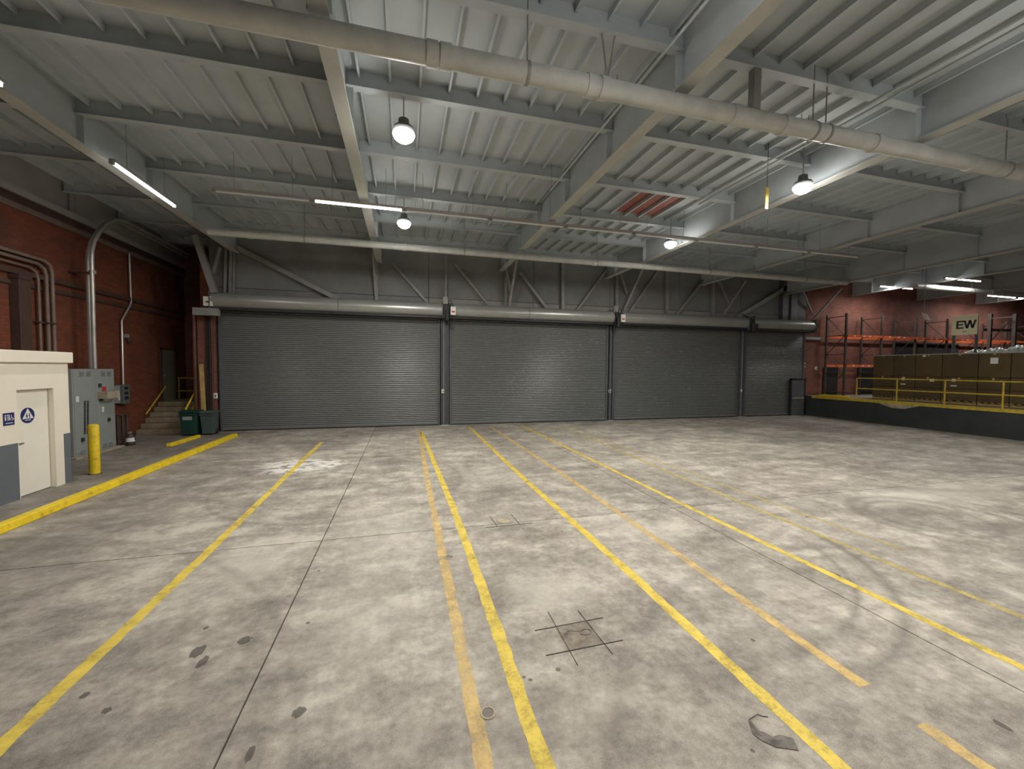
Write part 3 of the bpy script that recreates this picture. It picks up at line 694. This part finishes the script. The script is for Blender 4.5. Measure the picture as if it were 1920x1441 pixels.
RX = -6.75
rb = thing('restroom_booth', (-7.9, 8.8, 0), 'cream restroom booth with blue-grey wainscot by the left wall', 'booth')
Y0, Y1, DY0, DY1, DZ = 6.6, 10.50, 9.33, 10.12, 1.98
MB().box(LEFT_X + .02, RX, Y0, DY0, 0, 2.48).box(LEFT_X + .02, RX, DY1, Y1, 0, 2.48).box(LEFT_X + .02, RX, DY0, DY1, DZ, 2.48).box(LEFT_X + .02, RX - .5, DY0, DY1, 0, DZ).build('walls', M['cream'], rb)
MB().box(LEFT_X + .02, RX + .06, Y0 - .06, Y1 + .06, 2.48, 2.70).build('roof_cap', M['cream'], rb, bevel=.012)
MB().box(RX, RX + .005, Y0, DY0 - .02, 0, 1.03).build('wainscot', M['bluegrey'], rb)
MB().box(RX, RX + .005, Y1 - .17, Y1 + .005, 0, 1.03).box(LEFT_X + .02, RX + .005, Y1, Y1 + .005, 0, 1.03).build('wainscot', M['bluegrey'], rb)
dr = MB().box(RX - .13, RX - .09, DY0 + .01, DY1 - .01, .012, DZ - .01).build('door', M['door_cream'], rb); tag(dr, 'white restroom door')
MB().box(RX - .09, RX - .06, DY0 + .05, DY0 + .075, .98, 1.005).box(RX - .07, RX - .055, DY0 + .05, DY0 + .19, .98, 1.0).build('handle', M['cab_dark'], dr)
cy, cz, cr = 9.655, 1.49, .145
disc = MB().prism([(cy + cr*math.cos(2*math.pi*k/32), cz + cr*math.sin(2*math.pi*k/32)) for k in range(32)], 'x', RX - .09, RX - .084).build('door_sign', M['navy'], dr)
tag(disc, 'round navy restroom sign with a white triangle')
ds = rb
MB().prism([(cy - .118, cz - .062), (cy + .118, cz - .062), (cy, cz + .132)], 'x', RX - .084, RX - .081).build('triangle', M['white'], rb)
for s_ in (-1, 1):
    k = MB(); yy = cy + s_*.028
    k.prism([(yy + .011*math.cos(a*.785), cz + .028 + .011*math.sin(a*.785)) for a in range(8)], 'x', RX - .081, RX - .079)
    k.prism([(yy - .012, cz + .012), (yy + .012, cz + .012), (yy + (.012 if s_ > 0 else .02), cz - .022), (yy + .006, cz - .022), (yy + .006, cz - .055), (yy - .006, cz - .055), (yy - .006, cz - .022), (yy - (.012 if s_ > 0 else .02), cz - .022)], 'x', RX - .081, RX - .079)
    k.build('pictogram', M['navy'], rb)
for k in range(5): MB().box(RX - .084, RX - .081, cy - .06 + k*.025, cy - .043 + k*.025, cz - .095, cz - .08).build('sign_print', M['paper'], rb)
sg = MB().box(RX, RX + .008, 9.05, 9.26, 1.37, 1.59).build('wall_sign', M['navy'], rb, bevel=.004); tag(sg, 'square navy restroom sign')
for yy, ww in ((9.085, .020), (9.125, .008), (9.155, .020)):
    k = MB(); k.prism([(yy + .012*math.cos(a*.785), 1.548 + .012*math.sin(a*.785)) for a in range(8)], 'x', RX + .008, RX + .0105)
    k.box(RX + .008, RX + .0105, yy - ww/2, yy + ww/2, 1.455, 1.53)
    k.build('pictogram', M['white'], sg)
k = MB().tube([(RX + .009, 9.205 + .022*math.cos(a*.5), 1.478 + .022*math.sin(a*.5)) for a in range(13)], .004, 5).tube([(RX + .009, 9.198, 1.55), (RX + .009, 9.20, 1.50), (RX + .009, 9.23, 1.49), (RX + .009, 9.24, 1.46)], .005, 5)
k.build('pictogram', M['white'], sg)
for k in range(6): MB().box(RX + .008, RX + .0095, 9.09 + k*.024, 9.105 + k*.024, 1.40, 1.418).build('sign_print', M['paper'], sg)

# electrical cabinet
CX = -8.25
cb = thing('electrical_cabinet', (-8.65, 13.73, 0), 'grey two-section electrical cabinet behind the bollard', 'cabinet')
MB().box(LEFT_X + .02, CX + .12, 12.8, 14.66, 0, .05).build('plinth', M['spall'], cb)
for a, b_ in ((12.95, 13.73), (13.74, 14.52)):
    s_ = MB().box(LEFT_X + .05, CX, a, b_, .05, 2.33).build('section', M['cabinet'], cb, bevel=.012)
    MB().box(CX, CX + .012, a + .03, b_ - .03, .12, 2.28).build('panel_door', M['cabinet'], cb, bevel=.006)
def vent(px0, py0, px1, py1):
    a, b_ = on_x(px0, py0, CX), on_x(px1, py1, CX); k = MB(); k.box(CX + .012, CX + .015, a.y, b_.y, b_.z, a.z)
    o = k.build('vent', M['cab_dark'], cb)
    n = 5
    for i in range(n):
        z = b_.z + (a.z - b_.z)*(i + .5)/n
        MB().box(CX + .015, CX + .022, a.y, b_.y, z - .006, z + .006).build('louvre', M['cabinet'], o)
for v in ((147.5, 696.5, 156.5, 705.5), (160.5, 696.5, 169, 705.5), (188.5, 696.5, 196, 705), (199.5, 696.5, 206.5, 705), (151, 845, 160, 849), (192.5, 832, 200, 838), (203.5, 829.5, 211, 834.5)): vent(*v)
for px in (157.5, 163):
    for k in range(21):
        a = on_x(px, 752 + k*3, CX); MB().box(CX + .012, CX + .03, a.y - .022, a.y + .022, a.z - .016, a.z + .014).build('breaker', M['ink'], cb)
for (a_, b__, mt, nm) in (((190, 725), (198, 734.5), 'red', 'warning_label'), ((141, 743), (147, 753), 'paper', 'notice'), ((185.5, 735), (190.5, 745.5), 'paper', 'notice'), ((190, 762), (194, 772), 'paper', 'notice'), ((193.5, 743), (206, 750), 'paper', 'notice')):
    a, b_ = on_x(*a_, CX), on_x(*b__, CX); MB().box(CX + .012, CX + .018, a.y, b_.y, b_.z, a.z).build(nm, M[mt], cb)
for px, py in ((184.5, 722), (186.5, 748), (202, 786), (152.5, 824)):
    a = on_x(px, py, CX); MB().box(CX + .012, CX + .06, a.y - .035, a.y + .035, a.z - .05, a.z + .05).build('handle', M['ink'], cb, bevel=.01)
a, b_ = on_x(194, 734, CX + .15), on_x(217, 741, CX + .15)
o = MB().box(CX + .012, CX + .24, a.y, b_.y, b_.z - .06, a.z).build('shelf', M['spall'], cb)
# wall boxes with thin conduit
mbx = thing('meter_box', (LEFT_X + .1, 16.55, 1.28), 'grey meter box on the brick at the foot of a thin conduit', 'box')
a, b_ = on_x(230, 721, LEFT_X + .22), on_x(241, 756, LEFT_X + .22)
MB().box(LEFT_X + .005, LEFT_X + .22, a.y, b_.y + .1, b_.z, a.z).build('case', M['cab_dark'], mbx, bevel=.012)
for k in range(3): MB().box(LEFT_X + .22, LEFT_X + .235, a.y + .08, b_.y - .02, a.z - .16 - k*.16, a.z - .07 - k*.16).build('dial', M['black'], mbx)
MB().tube([on_x(231, 722, LEFT_X + .08), on_x(228, 602, LEFT_X + .08), on_x(230, 597, LEFT_X + .08), on_x(243.5, 573, LEFT_X + .08), on_x(245.5, 566, LEFT_X + .08), on_x(242, 474, LEFT_X + .08)], .03, 8).build('riser', M['conduit'], mbx, smooth=True)
jb = thing('junction_box', (LEFT_X + .1, 15.9, 1.28), 'pale junction box between the cabinet and the meter box', 'box')
a, b_ = on_x(216, 723, LEFT_X + .2), on_x(226.5, 755, LEFT_X + .2)
MB().box(LEFT_X, LEFT_X + .2, a.y, b_.y, b_.z, a.z).build('case', M['truss'], jb, bevel=.012)
MB().box(LEFT_X + .2, LEFT_X + .206, a.y + .2, b_.y - .1, b_.z + .1, a.z - .25).build('notice', M['paper'], jb)
MB().tube([(LEFT_X + .1, a.y + .1, a.z - .1), (LEFT_X + .1, a.y - .5, a.z - .1)], .05, 8).build('nipple', M['conduit'], jb)
ga = on_x(247, 637, LEFT_X + .12)
g_ = thing('alarm_bell', (LEFT_X, ga.y, ga.z), 'small dark alarm bell on the brick beside the thin conduit', 'bell')
MB().tube([(LEFT_X, ga.y, ga.z), (LEFT_X + .08, ga.y, ga.z), (LEFT_X + .12, ga.y, ga.z)], [.12, .12, .05], 16).build('gong', M['steel_brown'], g_)
MB().box(LEFT_X, LEFT_X + .1, ga.y - .2, ga.y - .08, ga.z + .06, ga.z + .18).build('back_box', M['truss'], g_)

# arched conduits above the cabinet
def arch(xw, off, label):
    t = thing('arched_conduit', (xw, 14.2, 2.33), label, 'conduit', 'arched conduits over the cabinet')
    px = [(178, 692), (176, 640), (174, 560), (172, 490), (172.5, 470), (177, 452), (187, 435), (198, 422), (208, 415), (220, 412), (233, 414), (260, 428), (320, 459), (360, 480)]
    pp = [on_x(x + off[0], y + off[1]*(1 if i > 3 else 0), xw) for i, (x, y) in enumerate(px)]; pp[0].z = 2.34
    MB().tube(pp, .052, 10).build('bent_pipe', M['conduit'], t, smooth=True)
    c = on_x(174 + off[0], 510, xw); MB().tube([(c.x, c.y, c.z - .05), (c.x, c.y, c.z + .05)], .075, 10).build('coupling', M['truss'], t)
    MB().box(LEFT_X + .005, xw + .05, c.y - .04, c.y + .04, c.z - .04, c.z - .0).build('strap', M['steel_brown'], t)
    return t
arch(-8.55, (0, 0), 'front arched steel conduit rising from the cabinet top')
arch(-8.72, (-7.5, 3), 'rear arched steel conduit rising beside the front one')
# three conduits left of the cabinet
for i, (px, zz, lb, rr) in enumerate(((76, 478, 'left brown conduit bending above the restroom roof', .034), (91, 470, 'middle brown conduit bending above the restroom roof', .046), (102, 462, 'right brown conduit bending above the restroom roof', .046))):
    xw = LEFT_X + .09 + i*.02
    t = thing('wall_conduit', (xw, on_x(px, 640, xw).y, 1.0), lb, 'conduit', 'conduits bending over the restroom')
    b0 = on_x(px, 640, xw); zt = [4.86, 5.00, 5.12][i]
    MB().tube([(xw, b0.y, 1.0), (xw, b0.y, zt - .25), (xw, b0.y - .06, zt - .08), (xw, b0.y - .25, zt), (xw, REAR_Y + .5, zt)], rr, 10).build('bent_pipe', paint('brown conduit %d' % i, (.20, .145, .115), .45, metal=.2), t, smooth=True)
    MB().box(LEFT_X, xw + rr + .01, b0.y - .08, b0.y + .08, 3.5, 3.54).build('strap', M['steel_brown'], t)
dk = thing('wall_duct', (LEFT_X + .1, 12.9, 1.0), 'dark brown vertical duct left of the three conduits', 'duct')
a = on_x(52, 560, LEFT_X + .2)
MB().box(LEFT_X, LEFT_X + .2, a.y - .22, a.y + .1, 1.0, 4.6).build('duct', M['steel_brown'], dk, bevel=.01)
MB().box(LEFT_X, LEFT_X + .22, a.y - .24, a.y + .12, 4.5, 4.6).build('collar', M['steel_brown'], dk)
dp = thing('downpipe', (LEFT_X + .1, 14.1, 0), 'brown recessed downpipe frame right of the three conduits', 'pipe')
hang = thing('ledge_hanger', (LEFT_X + .3, 14.3, 6.7), 'thin hanger rod dropping to the wall ledge', 'rod')
MB().tube([on_x(129, 398, LEFT_X + .06), Vector((LEFT_X + .06, on_x(129, 398, LEFT_X + .06).y, DECK_Z))], .014, 6).build('rod', M['guide'], hang)
bpy.data.objects.remove(dp, do_unlink=True)
# guard frame and extinguisher
gf = thing('guard_frame', (-8.25, 14.95, 0), 'low brown pipe guard frame right of the cabinet', 'frame')
for yy in (14.70, 14.92, 15.12): MB().tube([(-8.3, yy, 0), (-8.3, yy, .93)], .025, 8).build('post', M['steel_brown'], gf)
MB().tube([(-8.3, 14.66, .93), (-8.3, 15.16, .93)], .03, 8).build('top_rail', M['steel_brown'], gf)
MB().tube([(-8.3, 14.66, .12), (-8.3, 15.16, .12)], .02, 8).build('bottom_rail', M['steel_brown'], gf)
MB().box(-8.34, -8.33, 14.70, 15.12, .15, .9).build('mesh_panel', M['steel_brown'], gf)
ex = thing('extinguisher', (-8.1, 14.95, 0), 'small dark extinguisher with white label on the floor', 'extinguisher')
ex.location = (-8.08, 14.86, 0)
MB().lathe((-8.08, 14.86, 0), [(.10, 0), (.11, .02), (.11, .26), (.07, .33), (.035, .36)], 18).build('cylinder', M['steel_brown'], ex, smooth=True)
MB().lathe((-8.08, 14.86, 0), [(.1115, .12), (.1115, .24)], 18).build('label_band', M['paper'], ex)
MB().box(-8.12, -8.04, 14.84, 14.88, .36, .42).build('valve', M['truss'], ex)
MB().tube([(-8.08, 14.86, .39), (-7.98, 14.86, .36), (-7.96, 14.86, .15)], .014, 6).build('hose', M['black'], ex)

# stairs in the alcove with rails
st = thing('stairs', (-8.4, 17.6, 0), 'worn concrete steps up to the taupe door in the alcove', 'stairs')
NS = 6; rise = .175; run = .27; SY = 17.0
for k in range(NS):
    MB().box(LEFT_X + .01, -7.64, SY + k*run, SY + (k+1)*run + (0 if k < NS-1 else .0), k*rise - (0.0 if k == 0 else .0), (k+1)*rise).build('step', M['stair'], st, bevel=.015)
    if k: MB().box(LEFT_X + .01, -7.64, SY + k*run + .02, SY + (k+1)*run, 0, k*rise).build('riser_fill', M['stair'], st)
MB().box(LEFT_X + .01, -7.27, SY + NS*run, 20.48, 0, NS*rise).build('landing', M['stair'], st)
hr = thing('stair_rail', (-7.57, 16.9, 0), 'yellow tube handrail on the open side of the steps', 'handrail')
ps = [(-7.57, 16.96, 0.0), (-7.57, 16.96, .88), (-7.57, 18.0, 1.76)]
MB().tube([ps[0], (-7.57, 16.96, .80), (-7.57, 16.99, .90), ps[2]], .028, 8).build('top_rail', M['yellow'], hr, smooth=True)
MB().tube([(-7.57, 16.97, .42), (-7.57, 18.0, 1.32)], .022, 8).build('mid_rail', M['yellow'], hr)
MB().tube([(-7.57, 18.0, 0), (-7.57, 18.0, 1.95)], .028, 8).build('post', M['yellow'], hr)
MB().box(-7.69, -7.55, 16.89, 17.0, 0, .012).build('base_plate', M['yellow_dull'], hr)
wh = thing('wall_handrail', (LEFT_X + .08, 17.6, .69), 'sloping yellow handrail on the brick beside the steps', 'handrail')
MB().tube([(LEFT_X + .09, 17.45, .68), (LEFT_X + .09, 18.75, 1.62)], .028, 8).build('rail', M['yellow_dull'], wh)
for f in (.2, .8): MB().tube([(LEFT_X, 17.45 + 1.3*f, .62 + .94*f), (LEFT_X + .09, 17.45 + 1.3*f, .68 + .94*f)], .012, 6).build('bracket', M['steel_brown'], wh)
lr = thing('landing_rail', (-8.3, 19.6, 1.05), 'dull yellow horizontal rails at the back of the landing', 'railing')
for zz in (1.93, 1.40): MB().tube([(LEFT_X + .05, 19.7, zz), (-7.27, 19.7, zz)], .028, 8).build('rail', M['yellow_dull'], lr)
for xx in (-9.0, -7.6): MB().tube([(xx, 19.7, 1.05), (xx, 19.7, 1.95)], .025, 8).build('post', M['yellow_dull'], lr)
d6 = thing('door_6', (LEFT_X + .02, 19.1, 1.05), 'plain taupe door at the top of the steps', kind='structure')
MB().box(LEFT_X, LEFT_X + .03, 18.68, 19.58, 1.05, 3.05).build('leaf', M['taupe'], d6)
MB().box(LEFT_X, LEFT_X + .045, 18.62, 18.68, 1.05, 3.11).box(LEFT_X, LEFT_X + .045, 19.58, 19.64, 1.05, 3.11).box(LEFT_X, LEFT_X + .045, 18.62, 19.64, 3.05, 3.11).build('frame', M['steel_brown'], d6)
MB().tube([(LEFT_X + .03, 18.76, 2.05), (LEFT_X + .09, 18.76, 2.05)], .025, 8).build('knob', M['conduit'], d6)
pier = thing('brick_pier', (-7.0, WALL_Y, 0), 'dark brick pier with a steel post left of the widest shutter', 'pier')
MB().box(-7.27, -6.72, WALL_Y - .12, WALL_Y + .11, 0, 4.35).build('masonry', M['brick_b'], pier)
MB().tube([(-7.40, WALL_Y - .0, 0), (-7.40, WALL_Y - .0, 4.5)], .07, 10).build('downpipe', paint('maroon pipe', (.17, .07, .055), .5), pier, smooth=True)
MB().box(-6.98, -6.90, WALL_Y - .2, WALL_Y - .12, 0, 4.4).build('steel_angle', M['black'], pier)
MB().tube([(-6.80, WALL_Y - .17, 0), (-6.80, WALL_Y - .17, 4.4)], .04, 8).build('conduit', M['steel_brown'], pier, smooth=True)
pk = thing('timber_plank', (-7.1, 16.98, 0), 'tan timber plank leaning behind the green bin', 'plank')
MB().bar((-6.98, 16.95, .0), (-7.12, 17.12, 2.5), .05, .13).build('plank', M['wood'], pk)
def bin_(x0, x1, y0, y1, h, mat, label, plate):
    t = thing('wheelie_bin', ((x0+x1)/2, (y0+y1)/2, 0), label, 'bin', 'wheelie bins by the steps')
    k = MB(); ins = .05
    lo = [(x0+ins, y0+ins), (x1-ins, y0+ins), (x1-ins, y1-ins), (x0+ins, y1-ins)]; hi = [(x0, y0), (x1, y0), (x1, y1), (x0, y1)]
    A = [k.bm.verts.new((x, y, .04)) for x, y in lo]; B = [k.bm.verts.new((x, y, h - .09)) for x, y in hi]
    k.bm.faces.new(A); k.bm.faces.new(B)
    for i in range(4): k.bm.faces.new((A[i], A[(i+1) % 4], B[(i+1) % 4], B[i]))
    k.build('body', mat, t, bevel=.02)
    MB().prism([(y0 - .03, h - .09), (y0 - .03, h - .05), ((y0+y1)/2, h), (y1 + .02, h - .03), (y1 + .02, h - .09)], 'x', x0 - .02, x1 + .02).build('lid', mat, t, bevel=.012)
    MB().box(x0 - .01, x1 + .01, y0 - .02, y0 + .01, h - .16, h - .12).build('rim', mat, t)
    for xx in (x0 + .06, x1 - .06): MB().tube([(xx - .03, y1 - .08, .10), (xx + .03, y1 - .08, .10)], .10, 14).build('wheel', M['black'], t)
    MB().tube([(x0 + .06, y1 + .05, h - .08), (x1 - .06, y1 + .05, h - .08)], .018, 8).build('handle', mat, t)
    if plate: MB().box(x0 + .10, x0 + .38, y0 + .004, y0 + .02, h - .34, h - .22).build('plate', M['truss'], t)
    return t
bin_(-7.50, -6.98, 16.35, 16.85, .90, M['green'], 'dark green wheelie bin with a grey plate, left of two', True)
bin_(-6.94, -6.50, 16.45, 16.90, .86, M['slate'], 'slate grey-green wheelie bin, right of two', False)

# ------------------------------------------------------------------ dock on the right
dk = MB().box(DOCK_X, RIGHT_X, REAR_Y, WALL_Y + .1, 0, DOCK_Z - .02).build('floor_dock', M['dock']); tag(dk, 'charcoal painted raised loading dock', kind='structure')
MB().box(DOCK_X, RIGHT_X, REAR_Y, WALL_Y + .1, DOCK_Z - .02, DOCK_Z).build('deck_slab', M['dock_top'], dk)
MB().box(DOCK_X - .02, DOCK_X + .35, REAR_Y, 16.95, DOCK_Z - .12, DOCK_Z + .006).build('edge_strip', M['yellow_dull'], dk)
MB().prism([(13.75, DOCK_Z - .12), (13.5, DOCK_Z - .22), (13.2, DOCK_Z - .30), (12.75, DOCK_Z - .30), (12.45, DOCK_Z - .20), (12.2, DOCK_Z - .12)], 'x', DOCK_X - .012, DOCK_X + .01).build('chipped_patch', M['spall'], dk)
ws = MB().box(21.25, 21.42, 15.15, 16.6, DOCK_Z + .006, DOCK_Z + .10).build('wheel_stop', M['yellow'], at=(21.33, 15.9, DOCK_Z), bevel=.015); tag(ws, 'bright yellow wheel stop at the dock corner', 'wheel stop')
rl = thing('dock_railing', (21.4, 8, DOCK_Z), 'yellow two-rail pipe railing along the dock edge', 'railing')
yy = 14.9
while yy > -2:
    MB().tube([(21.45, yy, DOCK_Z), (21.45, yy, 2.08)], .03, 8).build('post', M['yellow_dull'], rl); yy -= 1.68
for zz in (2.08, 1.58): MB().tube([(21.45, 14.9, zz), (21.45, -2, zz)], .028, 8).build('rail', M['yellow_dull'], rl)

# cartons
cy_ = [14.95, 14.08, 13.22, 12.27, 11.12, 10.2, 9.25, 8.3]
words = ['nearest the brick wall', 'second from the brick wall', 'third from the brick wall', 'fourth from the brick wall', 'fifth from the brick wall', 'sixth from the brick wall', 'last before the frame edge']
def carton(x0, x1, y0, y1, z0, z1, mat, label, group, labels=()):
    t = thing('carton', ((x0+x1)/2, (y0+y1)/2, z0), label, 'box', group)
    MB().box(x0, x1, y0 + .012, y1 - .012, z0, z1 - .006).build('body', mat, t, bevel=.012)
    MB().box(x0 - .003, x0 + .1, (y0+y1)/2 - .035, (y0+y1)/2 + .035, z1 - .09, z1 - .003).build('tape', M['wood'], t)
    for (dy, dz, w_, h_) in labels:
        MB().box(x0 - .006, x0, y1 - dy - w_, y1 - dy, z0 + dz, z0 + dz + h_).build('shipping_label', M['paper'], t)
    return t
for k in range(7):
    a, b_ = cy_[k+1], cy_[k]
    for tier in (0, 1):
        z0 = DOCK_Z + .13 + tier*1.0
        lbs = []
        if tier == 0 and k in (1, 3): lbs = [(.35, .80, .13, .12), (.32, .60, .2, .05)]
        if tier == 0 and k == 2: lbs = [(.55, .78, .16, .12)]
        if tier == 1 and k == 4: lbs = [(.35, .55, .22, .24)]
        if tier == 1 and k == 2: lbs = [(.25, .88, .12, .08)]
        carton(22.55, 23.30, a, b_, z0, z0 + .99, M['card'] if (k + tier) % 2 else M['card2'], ('upper' if tier else 'lower') + ' brown carton behind the dock railing, ' + words[k], 'cartons behind the dock railing', lbs)
    pal = thing('pallet', (22.9, (a+b_)/2, DOCK_Z), 'wooden pallet under the cartons, ' + words[k], 'pallet', 'pallets under the cartons')
    for xx in (22.58, 22.88, 23.18): MB().box(xx, xx + .09, a + .02, b_ - .02, DOCK_Z, DOCK_Z + .09).build('bearer', M['wood'], pal)
    for q in range(5): MB().box(22.55, 23.30, a + .02 + q*(b_-a-.14)/4, a + .12 + q*(b_-a-.14)/4, DOCK_Z + .09, DOCK_Z + .128).build('board', M['wood'], pal)
sw_ = MB().box(22.53, 23.32, 8.3, 14.96, DOCK_Z + 2.125, DOCK_Z + 2.135).box(22.525, 22.54, 8.3, 14.96, DOCK_Z + 2.09, DOCK_Z + 2.135).build('stretch_wrap', M['wrap'], at=(22.9, 11.6, DOCK_Z + 2.125)); tag(sw_, 'clear stretch wrap sheet over the carton tops', 'wrap')
for k in range(4):
    a, b_ = 12.35 - (k+1)*.95, 12.35 - k*.95
    carton(23.75, 24.7, a, b_, DOCK_Z, 3.2, M['card2'], 'tall brown carton behind the sign posts, %s' % ['farthest', 'second farthest', 'second nearest', 'nearest'][k], 'tall cartons in the second row')
bu = thing('wrapped_bundle', (24.2, 11.3, 3.2), 'silver grey plastic-wrapped bundle lying on the tall cartons', 'bundle')
rnd = random.Random(3)
for (y0, y1, h) in ((11.75, 12.3, .24), (11.1, 11.75, .30), (10.35, 11.1, .36)):
    def fn(u, v, y0=y0, y1=y1, h=h):
        y = y0 + (y1-y0)*u; e = (math.sin(math.pi*min(max(u, .0), 1))**.35) * (math.sin(math.pi*min(max(v, 0), 1))**.35)
        return (23.85 + .75*v, y, 3.2 + e*(h*.7 + h*.3*rnd.random()))
    MB().grid(fn, 12, 10).build('wrapped_lump', M['wrap'], bu, solid=.004)
# EW sign
ew = thing('aisle_sign', (23.45, 12.05, DOCK_Z), 'pale yellow EW aisle sign on two grey posts', 'sign')
MB().box(23.40, 23.43, 11.63, 12.47, 4.03, 4.87).build('board', M['sign'], ew, bevel=.004)
for yy in (11.68, 12.42): MB().box(23.43, 23.49, yy - .035, yy + .035, DOCK_Z, 4.80).build('post', M['guide'], ew)
xa, xb = 23.394, 23.401; ly = 12.31; zb, zt = 4.30, 4.64; st_ = .062
MB().box(xa, xb, ly - st_, ly, zb, zt).box(xa, xb, ly - .24, ly - st_, zt - st_, zt).box(xa, xb, ly - .22, ly - st_, (zb+zt)/2 - st_/2, (zb+zt)/2 + st_/2).box(xa, xb, ly - .24, ly - st_, zb, zb + st_).build('letter_e', M['ink'], ew)
k = MB(); w0 = 12.045; wq = .088; h_ = st_*.54
for a_, b2, za, zc in ((0, 1, zt, zb), (1, 2, zb, zt), (2, 3, zt, zb), (3, 4, zb, zt)):
    ya, yb = w0 - a_*wq, w0 - b2*wq
    k.prism([(ya + h_, za), (ya - h_, za), (yb - h_, zc), (yb + h_, zc)], 'x', xa, xb)
k.build('letter_w', M['ink'], ew)
MB().box(23.397, 23.40, 11.96, 12.10, 4.15, 4.175).build('small_print', M['ink'], ew)
# hanging paper notice
pn = on_x(1736, 593, 22.2)
nt_ = thing('hanging_notice', pn, 'white paper notice hanging tilted from a wire above the cartons', 'notice')
k = MB(); ang = math.radians(24)
def rot2(a, b_): return (pn.y - (a*math.cos(ang) - b_*math.sin(ang)), pn.z + a*math.sin(ang)*-1 + b_*math.cos(ang))
k.prism([rot2(-.11, -.16), rot2(.11, -.16), rot2(.11, .16), rot2(-.11, .16)], 'x', 22.2, 22.206); k.build('sheet', M['paper'], nt_)
for zz in (-.09, -.03, .03, .09):
    MB().prism([rot2(-.07, zz - .01), rot2(.05, zz - .01), rot2(.05, zz + .01), rot2(-.07, zz + .01)], 'x', 22.197, 22.2).build('printed_line', M['red'], nt_)
tp = rot2(-.02, .16); MB().tube([(22.203, tp[0], tp[1] - .02), (22.203, tp[0] - .03, 6.2), (22.203, tp[0] - .03, DECK_Z)], .012, 6).build('wire', M['truss'], nt_)

# pallet racking
rk = thing('pallet_rack', (30, 16.7, DOCK_Z), 'pallet racking with orange beams along the brick end wall', 'rack')
FX = [22.4 + 2.55*i for i in range(7)]
for i, x in enumerate(FX):
    for y in (16.2, 17.2):
        MB().box(x - .045, x + .045, y - .04, y + .04, DOCK_Z + .006, 5.45).build('upright', M['rack_up'], rk)
        MB().box(x - .08, x + .08, y - .08, y + .08, DOCK_Z, DOCK_Z + .01).build('foot_plate', M['rack_up'], rk)
    zs = [1.3, 2.3, 3.3, 4.3, 5.3]
    for z in zs: MB().bar((x, 16.24, z), (x, 17.16, z), .035, .035).build('frame_strut', M['rack_up'], rk)
    for q, (za, zb) in enumerate(zip(zs, zs[1:])):
        ya, yb = (16.24, 17.16) if q % 2 else (17.16, 16.24)
        MB().bar((x, ya, za), (x, yb, zb), .03, .03).build('frame_brace', M['rack_up'], rk)
for i, (a, b_) in enumerate(zip(FX, FX[1:])):
    for z in (4.27, 2.70):
        for y in (16.15, 17.2):
            bm_ = MB().box(a + .05, b_ - .05, y - .025, y + .025, z - .06, z + .06).build('beam', M['rack_orange'], rk)
            if y < 17 and i < 4:
                for q in (.18, .45, .62): MB().box(a + 2.5*q, a + 2.5*q + .13, y - .028, y - .025, z - .025, z + .03).build('beam_tag', M['paper'], bm_)
# nearer rack frames at the right edge of the dock
rk2 = thing('rack_frame', (27.5, 11.4, DOCK_Z), 'dark rack frame standing right of the EW sign', 'rack')
for px, yy in ((1857, 13.0), (1903, 12.0)):
    p_ = on_y(px, 600, yy); zt = on_y(px, 588, yy).z
    MB().box(p_.x - .06, p_.x + .06, yy - .06, yy + .06, DOCK_Z, zt).build('upright', M['rack_up'], rk2)
pa, pb = on_y(1857, 597, 13.0), on_y(1903, 593, 12.0)
MB().bar(pa, pb, .05, .05).build('frame_strut', M['rack_up'], rk2)
pa, pb = on_y(1857, 640, 13.0), on_y(1898, 596, 12.0); MB().bar(pa, pb, .04, .04).build('frame_brace', M['rack_up'], rk2)
pa = on_y(1842, 618, 13.2); pb = on_y(1935, 620, 13.2)
MB().bar(pa, pb, .05, .12).build('beam', M['rack_up'], rk2)

# rubber scrap on the floor
sc = thing('rubber_scrap', (2.36, 2.07, 0), 'torn strip of dark rubber beside the yellow line', 'scrap')
pts = [(1404, 1348, .006), (1411, 1362, .03), (1418, 1373, .06), (1432, 1382, .07), (1452, 1391, .075), (1470, 1391, .09), (1492, 1395, .085)]
P = [on_z(x, y, .004) for x, y, w_ in pts]; k = MB(); rows = []
for i, (p, q) in enumerate(zip(P, pts)):
    t_ = (P[min(i+1, len(P)-1)] - P[max(i-1, 0)]).normalized(); n_ = Vector((-t_.y, t_.x, 0)); lift = .004 + .018*math.sin(i*1.1)**2
    rows.append([k.bm.verts.new(p - n_*q[2]*.5 + Vector((0, 0, .001))), k.bm.verts.new(p + Vector((0, 0, lift))), k.bm.verts.new(p + n_*q[2]*.5 + Vector((0, 0, .012 if i % 2 else .004)))])
for a, b_ in zip(rows, rows[1:]):
    for j in range(2): k.bm.faces.new((a[j], a[j+1], b_[j+1], b_[j]))
k.build('strip', M['rubber'], sc, solid=.004)
MB().tube([on_z(1405, 1348, .004), on_z(1412, 1343, .004), on_z(1420, 1338, .006), on_z(1430, 1342, .004), on_z(1440, 1343, .004)], .003, 5).build('thread', M['rubber'], sc)
